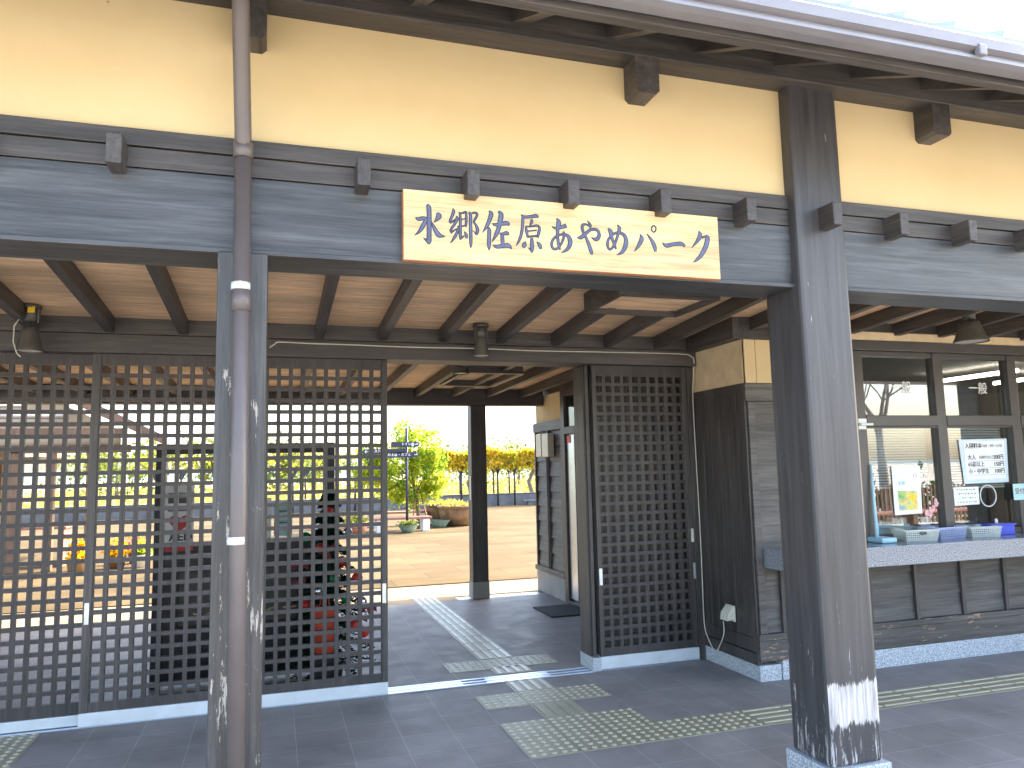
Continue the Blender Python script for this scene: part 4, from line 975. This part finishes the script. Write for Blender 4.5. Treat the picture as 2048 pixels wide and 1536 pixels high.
AP = thing('aed_poster', 'white poster with a red heart above the letters AED', 'poster', (-2.32, 2.075, 1.02))
mb = MB(); mb.box(-2.425, -2.225, 2.066, 2.072, 1.0, 1.52); link('sheet', mb, 'paper', AP)
mb = MB()
hp = []
for k in range(28):
    t = k*2*math.pi/28; hp.append((-2.322+0.0050*16*math.sin(t)**3, 2.0645, 1.215+0.0045*(13*math.cos(t)-5*math.cos(2*t)-2*math.cos(3*t)-math.cos(4*t))))
mb.prism(hp, (0, 0.0012, 0)); link('heart', mb, 'red', AP)
text('lettering', 'AED', 0.085, (-2.315, 2.0648, 1.105), 'textblack', AP, offset=0.002)
mb = MB(); mb.box(-2.425, -2.225, 2.0640, 2.0655, 1.0, 1.052); link('red_band', mb, 'red', AP)
mb = MB(); mb.box(-2.41, -2.24, 2.0645, 2.0655, 1.36, 1.44); mb.box(-2.41, -2.24, 2.0645, 2.0655, 1.30, 1.335); link('text_block', mb, 'lamp', AP)
rr = random.Random(11)
for k, (x0, x1, z0, z1, mt_, lb) in enumerate(((-1.80, -1.66, 1.06, 1.38, 'paper', 'tall white leaflet in the notice stand window'), (-1.64, -1.50, 1.08, 1.36, 'maskteal', 'pale teal leaflet in the notice stand window'), (-2.0, -1.86, 1.06, 1.30, 'skyblue', 'blue leaflet in the notice stand window'))):
    mb = MB(); mb.prism([(x0, 2.07, z0), (x1, 2.07, z0), (x1, 2.074, z1), (x0, 2.074, z1)], (0, 0.003, 0))
    for j_ in range(5):
        z = z1-0.04-0.045*j_; mb.box(x0+0.02, x1-0.02-0.03*rr.random(), 2.0665, 2.0675, z-0.008, z+0.004, 0, 1)
    single('leaflet', mb, [mt_, 'lamp'], ((x0+x1)/2, 2.07, z0), lb, 'leaflet')

NB.location += NB_SHIFT
AP.location += NB_SHIFT
for o in list(COL.objects):
    if o.name.startswith('leaflet') and o.parent is None: o.location += NB_SHIFT

XT = thing('christmas_tree', 'small dark Christmas tree with baubles and ribbons behind the lattice', 'christmas tree', (-1.13, 2.55, 0))
rr = random.Random(21)
mb = MB(); mb.tube([(-1.13, 2.55, 0.02), (-1.13, 2.55, 1.42)], [0.022, 0.008], 8); link('trunk', mb, 'bark', XT)
mb = MB(); mb.lathe((-1.13, 2.55, 0.0), [(0.10, 0), (0.13, 0.16), (0.12, 0.16)], 18); link('stand', mb, 'black', XT)
mb = MB()
for tier in range(11):
    zt = 0.18+0.118*tier; rad = 0.32*(1-tier/11.5)+0.03
    for b in range(16):
        an = 2*math.pi*(b+0.4*(tier % 2)+0.3*rr.random())/16; rl = rad*(0.75+0.35*rr.random())
        tip = Vector((-1.13+rl*math.cos(an), 2.55+rl*math.sin(an), zt-0.05)); root_ = Vector((-1.13, 2.55, zt+0.06))
        for q in range(26):
            t = 0.12+0.88*q/25; p = root_.lerp(tip, t)
            for sgn in (-1, 1):
                d = Vector((-math.sin(an)*sgn+0.5*math.cos(an), math.cos(an)*sgn+0.5*math.sin(an), rr.uniform(-0.5, 0.4))).normalized()*0.045*(0.7+0.5*rr.random())
                s_ = Vector((0, 0, 0.011)); mb.bm.faces.new([mb.bm.verts.new(p-s_), mb.bm.verts.new(p+d*0.5+s_*0.6), mb.bm.verts.new(p+d), mb.bm.verts.new(p+d*0.5-s_*0.6)])
link('foliage', mb, 'pine', XT)
def bauble(x, y, z, r, mt_):
    mb = MB(); mb.ball((x, y, z), r, 0, 14); link('bauble', mb, mt_, XT)
for x, y, z, r, mt_ in ((-1.31, 2.30, 1.10, 0.042, 'green'), (-0.90, 2.40, 0.60, 0.048, 'silver'), (-1.05, 2.26, 0.92, 0.04, 'red'), (-1.22, 2.25, 0.72, 0.042, 'silver'), (-0.96, 2.30, 0.45, 0.045, 'red'), (-1.0, 2.38, 1.12, 0.036, 'silver'), (-1.14, 2.36, 1.28, 0.034, 'red'), (-1.20, 2.27, 1.02, 0.040, 'red'), (-1.30, 2.28, 0.62, 0.042, 'red'), (-0.93, 2.36, 0.78, 0.042, 'red'), (-1.10, 2.24, 0.80, 0.040, 'green'), (-1.02, 2.24, 0.66, 0.042, 'green'), (-0.88, 2.40, 0.38, 0.044, 'red')): bauble(x, y, z, r, mt_)
for x, z in ((-0.86, 0.57), (-1.35, 0.90), (-0.93, 0.50), (-1.16, 1.02), (-1.37, 0.80)):
    mb = MB()
    for sg in (-1, 1): mb.prism([(x, 2.28, z), (x+sg*0.06, 2.27, z+0.035), (x+sg*0.065, 2.27, z-0.03)], (0, 0.01, 0))
    mb.prism([(x-0.012, 2.275, z), (x+0.012, 2.275, z), (x+0.045, 2.27, z-0.10), (x+0.02, 2.27, z-0.10)], (0, 0.006, 0)); link('ribbon', mb, 'maroon', XT)
for x in (-1.07, -1.0):
    mb = MB(); mb.ball((x, 2.33, 0.055), 0.02, 0, 10); link('bauble', mb, 'silver', XT)
XT.location += Vector((-0.11, -0.57, 0))
GB = thing('gift_bag', 'orange red gift bag standing on a dark box by the Christmas tree behind the lattice', 'bag', (-1.28, 1.66, 0.29))
mb = MB(); mb.hexa([(-1.345, 1.62, 0.285), (-1.225, 1.62, 0.285), (-1.225, 1.70, 0.285), (-1.345, 1.70, 0.285), (-1.355, 1.61, 0.63), (-1.215, 1.61, 0.60), (-1.215, 1.71, 0.60), (-1.355, 1.71, 0.63)])
bmesh.ops.bevel(mb.bm, geom=mb.bm.edges[:], offset=0.012, segments=2, affect='EDGES'); link('bag', mb, 'redcloth', GB)
mb = MB(); mb.tube([(-1.32, 1.62, 0.61), (-1.31, 1.62, 0.68), (-1.26, 1.62, 0.685), (-1.25, 1.62, 0.60)], 0.006, 6); link('handle', mb, 'redcloth', GB)
DB = thing('gift_box', 'dark gift box with a maroon band under the orange red bag', 'box', (-1.28, 1.67, 0))
mb = MB(); mb.box(-1.38, -1.19, 1.60, 1.74, 0.001, 0.283, 0.005); link('box', mb, 'black', DB)
mb = MB(); mb.box(-1.30, -1.27, 1.597, 1.7405, 0.002, 0.2845); link('ribbon', mb, 'maroon', DB)

# ================================================================== COURTYARD
SG = thing('signpost', 'dark signpost with three navy arrow boards in front of the leafy tree', 'signpost', (1.70, 15.9, 0))
mb = MB(); mb.tube([(1.70, 15.9, 0), (1.70, 15.9, 2.72)], 0.035, 10); link('post', mb, 'navy', SG)
def arm(x0, x1, z, right, body, icon=False):
    mb = MB(); h_ = 0.068
    if right: q = [(x0, 15.84, z-h_), (x1-0.06, 15.84, z-h_), (x1, 15.84, z), (x1-0.06, 15.84, z+h_), (x0, 15.84, z+h_)]
    else: q = [(x0+0.06, 15.84, z-h_), (x1, 15.84, z-h_), (x1, 15.84, z+h_), (x0+0.06, 15.84, z+h_), (x0, 15.84, z)]
    mb.prism(q, (0, 0.025, 0)); a_ = link('sign_arm', mb, 'navy', SG)
    o = text('lettering', body, 0.088, ((x1-0.23 if right else x0+0.22), 15.838, z+0.008), 'paper', None, align='RIGHT' if right else 'LEFT', offset=0.001)
    o.parent = a_
    o = text('lettering', '→' if right else '←', 0.13, ((x1-0.09) if right else x0+0.11, 15.838, z), 'paper', None, offset=0.002); o.parent = a_
    if icon:
        mb = MB(); mb.box(x1-0.225, x1-0.155, 15.8375, 15.8395, z-0.045, z+0.045); link('pictogram', mb, 'lilac', a_)
arm(1.28, 2.04, 2.285, True, 'トイレ', True)
arm(0.53, 1.67, 2.105, False, 'レストラン')
arm(1.10, 2.03, 2.01, True, 'お土産・カフェ')

TR = thing('leafy_tree', 'yellow green young tree staked in the sunny courtyard beside the signpost', 'tree', (2.20, 16.9, 0))
rr = random.Random(31)
mb = MB(); mb.tube([(2.20, 16.9, 0), (2.17, 16.9, 0.6), (2.05, 16.88, 1.2), (1.98, 16.9, 2.0), (1.95, 16.9, 2.9)], [0.06, 0.05, 0.04, 0.03, 0.012], 8)
for a_, b_ in (((2.1, 16.9, 0.95), (2.6, 16.7, 1.7)), ((2.05, 16.9, 1.2), (1.4, 16.8, 1.9)), ((2.0, 16.9, 1.6), (2.5, 17.1, 2.4)), ((2.12, 16.9, 0.8), (1.5, 17.1, 1.3)), ((2.0, 16.9, 1.9), (1.6, 16.9, 2.6))):
    mb.tube([a_, tuple((Vector(a_)+Vector(b_))/2+Vector((0, 0, 0.08))), b_], [0.022, 0.016, 0.007], 6)
link('trunk', mb, 'bark', TR)
cl = [(0.55, 1.5, 0.35), (0.75, 2.0, 0.35), (2.2, 1.75, 0.45), (1.90, 2.78, 0.46), (2.30, 2.35, 0.48), (1.50, 2.30, 0.42), (2.55, 1.95, 0.42), (1.25, 1.85, 0.42), (2.45, 1.45, 0.46), (1.75, 1.95, 0.5), (1.85, 1.35, 0.52), (1.20, 1.30, 0.42), (1.95, 1.0, 0.42), (1.5, 0.95, 0.36), (2.45, 1.05, 0.3), (0.95, 1.55, 0.3)]
cl = [(x+0.06, 16.9+rr.uniform(-0.45, 0.45), z, r) for x, z, r in cl]
sub = []
for c_ in cl:
    for k in range(13):
        d = Vector((rr.gauss(0, 1), rr.gauss(0, 1), rr.gauss(0, 1))).normalized()*c_[3]*rr.uniform(0.45, 1.0)
        sub.append((c_[0]+d.x, c_[1]+d.y, c_[2]+d.z, 0.16*rr.uniform(0.7, 1.3)))
def gen_tree():
    c_ = rr.choice(sub); return Vector((c_[0]+rr.gauss(0, c_[3]*0.6), c_[1]+rr.gauss(0, c_[3]*0.6), c_[2]+rr.gauss(0, c_[3]*0.55)))
mb = MB(); mb.leaves(gen_tree, 11500, 0.048, rr); link('crown', mb, 'leaf', TR)
for x, y in ((1.95, 16.7), (2.45, 16.7), (2.2, 17.3)):
    mb = MB(); mb.tube([(x, y, 0), (2.17+(x-2.17)*0.2, 16.9+(y-16.9)*0.2, 1.05)], 0.02, 6); link('stake', mb, 'bench', TR)

def bench(label, x0, x1, y, z):
    t = thing('bench', label, 'bench', ((x0+x1)/2, y, 0), 'courtyard benches')
    for k in range(3):
        mb = MB(); mb.box(x0, x1, y-0.2+0.14*k, y-0.2+0.14*k+0.12, z-0.06, z, 0.008); link('seat_plank', mb, 'bench', t)
    for x in (x0+0.15, (x0+x1)/2, x1-0.15):
        mb = MB(); mb.box(x-0.09, x+0.09, y-0.18, y+0.18, 0, z-0.061, 0.006); link('leg', mb, 'paper', t)
bench('red brown plank bench in front of the leafy tree', -0.35, 2.38, 16.2, 0.38)
bench('red brown plank bench behind the leafy tree', -0.6, 2.75, 18.4, 0.42)

def pot(name, label, x, y, prof, mt_, plant=None, group='planters in the courtyard'):
    t = thing(name, label, 'planter', (x, y, 0), group)
    mb = MB(); mb.lathe((x, y, -0.005), prof, 28, capt=False); link('bowl', mb, mt_, t)
    rim = prof[-1]
    mb = MB(); mb.lathe((x, y, rim[1]-0.05), [(rim[0]*0.95, 0), (rim[0]*0.5, 0.035), (0.01, 0.04)], 20, capb=False); link('soil', mb, 'soil', t)
    if plant:
        r2 = random.Random(int(x*100)+9)
        mb = MB()
        def g(): return Vector((x+r2.gauss(0, rim[0]*0.5), y+r2.gauss(0, rim[0]*0.5), rim[1]+abs(r2.gauss(0, plant[1]))))
        mb.leaves(g, plant[2], plant[3], r2); link('plant', mb, plant[0], t)
    return t
bowl = [(0.30, 0), (0.40, 0.06), (0.52, 0.25), (0.56, 0.42), (0.56, 0.50), (0.62, 0.55), (0.60, 0.58), (0.52, 0.57)]
pot('planter', 'large brown glazed bowl planter beside the benches', 3.45, 17.5, bowl, 'terracotta', ('straw', 0.05, 300, 0.05))
pot('planter', 'large brown glazed bowl planter standing farther back', 3.25, 18.4, [(a, b*1.05) for a, b in bowl], 'terracotta', ('straw', 0.05, 300, 0.05))
small = [(0.16, 0), (0.24, 0.12), (0.30, 0.20), (0.32, 0.21), (0.28, 0.20)]
pot('planter', 'low green glazed basin between the bench and the brown bowl', 2.82, 17.1, small, 'celadon')
pot('planter', 'low green glazed basin in front of the bench leg', 1.70, 15.75, [(a*0.9, b) for a, b in small], 'celadon', ('hedge', 0.05, 250, 0.04))
fp = [(0.11, 0), (0.15, 0.2), (0.165, 0.22), (0.14, 0.22)]
pot('flower_pot', 'flower pot of orange marigolds by the rest house post', -4.25, 10.9, fp, 'terracotta', ('flower_y', 0.10, 500, 0.035), 'flower pots by the rest house')
pot('flower_pot', 'flower pot of pink and red flowers near the rest house', -4.05, 11.6, fp, 'terracotta', ('flower_r', 0.10, 500, 0.035), 'flower pots by the rest house')
pot('flower_pot', 'flower pot of bright green leaves near the rest house', -3.85, 10.9, fp, 'paper', ('leaf', 0.10, 500, 0.035), 'flower pots by the rest house')
pot('flower_pot', 'flower pot with tall orange spikes beside the rest house wall', -4.75, 10.3, fp, 'terracotta', ('flower_y', 0.16, 400, 0.04), 'flower pots by the rest house')
pot('planter', 'orange clay pot at the foot of the lattice side bench', 0.35, 15.6, [(0.2, 0), (0.3, 0.25), (0.32, 0.34), (0.28, 0.33)], 'bench', ('hedge', 0.1, 250, 0.05))

mb = MB(); mb.box(-40, 45, 28.45, 28.75, -0.05, 0.49, 0.02); mb.box(-40, 45, 28.42, 28.78, 0.49, 0.53, 0.01)
for k in range(30): mb.box(-40+2.9*k, -39.97+2.9*k, 28.44, 28.46, 0.0, 0.48)
single('low_wall', mb, 'lowwall', (2, 28.6, 0), 'low grey concrete wall along the back of the courtyard', 'wall')
mb = MB()
for z in (0.20,): mb.box(8.9, 13.5, 27.9, 28.2, 0.16, 0.22, 0.01)
for x in (9.2, 11.2, 13.2): mb.box(x-0.1, x+0.1, 27.95, 28.15, 0, 0.16)
single('stone_seat', mb, 'lowwall', (11.2, 28.05, 0), 'low grey seat at the foot of the pergola wall', 'seat')
PG = thing('pergola', 'long dark pergola roofed with yellow autumn vines', 'pergola', (9, 29, 0))
for k, x in enumerate((-6.0, -3.4, -0.9, 1.6, 4.1, 6.15, 7.80, 8.58, 10.9, 13.3, 15.8)):
    mb = MB(); mb.tube([(x, 28.25, 0), (x, 28.25, 1.75)], 0.045, 8)
    mb.prism([(x-0.20, 28.22, 1.74), (x+0.20, 28.22, 1.74), (x+0.04, 28.22, 1.42), (x-0.04, 28.22, 1.42)], (0, 0.06, 0)); link('post', mb, 'pergola', PG)
    mb = MB(); mb.tube([(x+0.6, 31.0, 0), (x+0.6, 31.0, 1.75)], 0.045, 8); mb.prism([(x+0.4, 30.97, 1.74), (x+0.8, 30.97, 1.74), (x+0.64, 30.97, 1.42), (x+0.56, 30.97, 1.42)], (0, 0.06, 0)); link('post', mb, 'pergola', PG)
mb = MB(); mb.box(-7, 18, 28.2, 28.3, 1.74, 1.84); mb.box(-7, 18, 30.95, 31.05, 1.74, 1.84)
for k in range(26): mb.box(-6.8+k, -6.74+k, 27.9, 31.3, 1.84, 1.90)
link('beam_frame', mb, 'pergola', PG)
rr = random.Random(41)
def gen_vine():
    x = rr.uniform(4.4, 18) if rr.random() < 0.93 else rr.uniform(-7, 18)
    hgt = 0.58+0.22*mnoise.noise(Vector((x*0.9, 1, 2)))
    y = rr.choice((28.1, 28.1, rr.uniform(28.0, 31.2)))
    z = 1.86+hgt*rr.random()**0.7 if rr.random() < 0.8 else 1.86-abs(rr.gauss(0, 0.13))
    return Vector((x+rr.gauss(0, 0.05), y+rr.gauss(0, 0.12), z))
mb = MB(); mb.leaves(gen_vine, 16000, 0.085, rr); link('vine', mb, 'vine', PG)
for x, y in ((7.0, 30.2), (9.75, 29.6), (4.9, 30.0)):
    mb = MB(); mb.tube([(x, y, 0), (x+0.1, y, 0.5), (x-0.05, y, 1.0), (x+0.2, y, 1.5), (x+0.15, y, 1.9)], [0.13, 0.11, 0.10, 0.10, 0.07], 8); link('vine_trunk', mb, 'greybark', PG)

mb = MB(); rr = random.Random(51)
def gen_f():
    y = 31.5+60*rr.random()**1.6; return Vector((rr.uniform(-24, 40), y, 0.08+abs(rr.gauss(0, 0.22))))
mb.leaves(gen_f, 9000, 0.20, rr)
single('field_grass', mb, 'straw', (0, 40, 0), 'tall yellow grass of the field beyond the low wall', 'grass', kind='stuff')
def far_tree(label, x, y, h_, r_, mt_, n=1500):
    t = thing('field_tree', label, 'tree', (x, y, 0), 'trees beyond the field')
    r2 = random.Random(int(abs(x)*10)+int(y))
    mb = MB(); mb.tube([(x, y, 0), (x, y, h_*0.7)], [0.16, 0.06], 7); link('trunk', mb, 'greybark', t)
    cs = [(x+r2.gauss(0, r_*0.45), y+r2.gauss(0, r_*0.4), h_*r2.uniform(0.30, 0.92), r_*r2.uniform(0.25, 0.45)) for _ in range(12)]
    def g():
        c_ = r2.choice(cs); return Vector((c_[0]+r2.gauss(0, c_[3]*0.6), c_[1]+r2.gauss(0, c_[3]*0.6), c_[2]+r2.gauss(0, c_[3]*0.55)))
    mb = MB(); mb.leaves(g, n, 0.13*h_/3, r2); link('crown', mb, mt_, t)
far_tree('rounded pale green tree beyond the field, behind the notice stand', -5.5, 62, 5.0, 3.2, 'hedge')
far_tree('low broad tree beyond the field left of the Christmas tree', -1.2, 58, 3.6, 2.6, 'hedge')
far_tree('green tree beyond the field behind the pergola', 15.0, 60, 3.4, 3.0, 'hedge')
far_tree('small tree beyond the field just left of the leafy tree', 2.0, 70, 3.4, 2.4, 'hedge')
far_tree('bushy tree beyond the field at the far left of the lattice', -13.0, 60, 4.2, 3.6, 'hedge')
far_tree('yellowish tree beyond the field right of the passage post', 21.0, 66, 3.8, 3.2, 'hedge')

# rest house across the courtyard on the left
RH = thing('rest_house', 'pale gabled rest house across the courtyard seen through the left lattice', 'house', (-8.5, 13, 0))
def Q(name, mb, mat, parent=None): return link(name, mb, mat, RH if parent is None else parent)
mb = MB(); mb.prism([(-14.6, 11.0, 2.15), (-4.3, 11.0, 2.15), (-4.3, 11.0, 2.42), (-9.4, 11.0, 4.95), (-14.6, 11.0, 2.42)], (0, 0.15, 0)); Q('gable_wall', mb, 'housewall')
mb = MB()
for sg in (1, -1):
    xe, xr_ = (-3.45, -9.4) if sg == 1 else (-15.3, -9.4)
    ze, zr_ = 2.15, 5.12
    mb.hexa([(xe, 10.3, ze), (xr_, 10.3, zr_), (xr_, 15, zr_), (xe, 15, ze), (xe, 10.3, ze+0.10), (xr_, 10.3, zr_+0.10), (xr_, 15, zr_+0.10), (xe, 15, ze+0.10)])
bmesh.ops.recalc_face_normals(mb.bm, faces=mb.bm.faces[:]); rf = Q('roof', mb, 'rooftile')
mb = MB(); mb.prism([(-3.42, 10.28, 2.10), (-3.42, 10.28, 2.26), (-9.4, 10.28, 5.24), (-9.4, 10.28, 5.04)], (0, -0.03, 0)); Q('bargeboard', mb, 'housewood', rf)
mb = MB(); mb.box(-14.6, -4.1, 10.35, 10.5, 2.30, 2.42, 0.005); mb.box(-14.6, -4.1, 10.9, 11.0, 2.02, 2.16, 0.005); Q('beam', mb, 'housewood')
mb = MB(); mb.tube([(-14.6, 10.25, 2.62), (-5.0, 10.25, 2.62)], 0.05, 8); mb.tube([(-14.6, 10.15, 2.78), (-5.6, 10.15, 2.78)], 0.03, 8); Q('gutter', mb, 'gutter')
for x in (-4.72, -5.35, -5.9, -7.6, -9.3, -11.0, -12.7):
    mb = MB(); mb.box(x-0.07, x+0.07, 10.9, 11.04, 0, 2.05, 0.006); Q('post', mb, 'housewood')
mb = MB(); mb.box(-14.6, -6.6, 13.0, 13.2, 0, 2.5); Q('wall', mb, 'housewall')
for k in range(6):
    x = -13.7+1.3*k
    mb = MB(); mb.box(x-0.5, x+0.5, 12.96, 13.01, 0.35, 1.95, 0.004); wd = Q('window', mb, 'housewood')
    mb = MB()
    for j_ in range(10): mb.box(x-0.44, x+0.44, 12.935, 12.958, 0.42+0.15*j_, 0.54+0.15*j_)
    link('shutter_slats', mb, 'shutter', wd)
mb = MB()
for k in range(34): mb.box(-9.6+0.12*k, -9.55+0.12*k, 11.2, 12.9, 1.90, 1.97)
Q('pergola_slats', mb, 'housewall')
mb = MB(); mb.box(-8.3, -7.7, 11.6, 11.64, 1.72, 1.86); Q('exit_lamp', mb, 'green')
mb = MB(); mb.box(-6.4, -5.2, 11.5, 12.3, 0.68, 0.72, 0.005)
for x in (-6.3, -5.3): mb.box(x-0.04, x+0.04, 11.6, 12.2, 0, 0.68)
single('wooden_table', mb, 'bench', (-5.8, 11.9, 0), 'wooden table under the eaves of the rest house', 'table')

# ================================================================== BEHIND THE CAMERA (mirrored in the ticket window)
BT = thing('bare_tree', 'leafless tree mirrored in the ticket window', 'tree', (13.45, -10.2, 0))
rr = random.Random(61)
mb = MB()
def branch(p, d, ln, r, depth):
    pts = [Vector(p)]; rs = [r]; q = Vector(p); dd = Vector(d)
    wob = 0.02 if depth == 5 else 0.13
    for i in range(4):
        dd = (dd+Vector((rr.gauss(0, wob), rr.gauss(0, wob), 0.06))).normalized(); q = q+dd*ln/4; pts.append(q.copy()); rs.append(r*(1-0.10*(i+1)))
    mb.tube(pts, rs, 7 if depth > 3 else 4, cap=False)
    if depth == 0: return
    for k in range(5 if depth == 5 else 3):
        i = 4 if depth == 5 and k < 3 else rr.choice((2, 3, 4)); an = 2*math.pi*(k+rr.random()*0.6)/(5 if depth == 5 else 3)
        ax = Vector((math.cos(an), math.sin(an), 0.1))
        branch(pts[i], (dd*0.9+ax*0.62).normalized(), ln*(0.62 if depth == 5 else 0.70), rs[i]*0.60, depth-1)
branch((13.45, -10.2, -0.02), Vector((0.0, 0, 1)), 2.5, 0.15, 5)
link('trunk', mb, 'greybark', BT)
FN = thing('slat_fence', 'dark picket fence mirrored low in the ticket window', 'fence', (15, -9, 0))
mb = MB(); mb.box(5, 30, -9.02, -8.98, 0.82, 0.88); mb.box(5, 30, -9.02, -8.98, 0.22, 0.28); link('rail', mb, 'housewood', FN)
mb = MB()
for k in range(200): mb.box(5+0.125*k, 5.05+0.125*k, -8.98, -8.955, 0.08, 0.98)
link('pickets', mb, 'housewood', FN)
WB = thing('long_bench', 'long brown bench in front of the mirrored picket fence', 'bench', (13, -8, 0))
mb = MB(); mb.box(8, 19, -8.2, -7.8, 0.40, 0.46, 0.01); link('seat', mb, 'bench', WB)
for x in (8.6, 12, 15.4, 18.4):
    mb = MB(); mb.box(x-0.06, x+0.06, -8.15, -7.85, 0, 0.40); link('leg', mb, 'housewood', WB)
rr = random.Random(71)
mb = MB(); mb.leaves(lambda: Vector((rr.uniform(2, 34), -10.6+rr.gauss(0, 0.3), abs(rr.gauss(0.45, 0.3)))), 4500, 0.10, rr)
single('hedge', mb, 'darkhedge', (18, -10.6, 0), 'dark hedge beyond the picket fence mirrored in the glass', 'hedge')
PW = thing('power_line', 'utility poles with two cables mirrored in the ticket window', 'power line', (20, -24, 0))
for x in (-10, 25, 60):
    mb = MB(); mb.tube([(x, -24, 0), (x, -24, 9)], [0.16, 0.10], 10); mb.box(x-0.6, x+0.6, -24.05, -23.95, 8.2, 8.3); link('pole', mb, 'concrete', PW)
for z in (7.6, 8.35):
    mb = MB()
    for a_, b_ in ((-10, 25), (25, 60)):
        mb.tube([(a_+(b_-a_)*t/10, -24, z-1.0*(1-(t/5-1)**2)*0.6) for t in range(11)], 0.022, 5)
    link('wire', mb, 'black', PW)
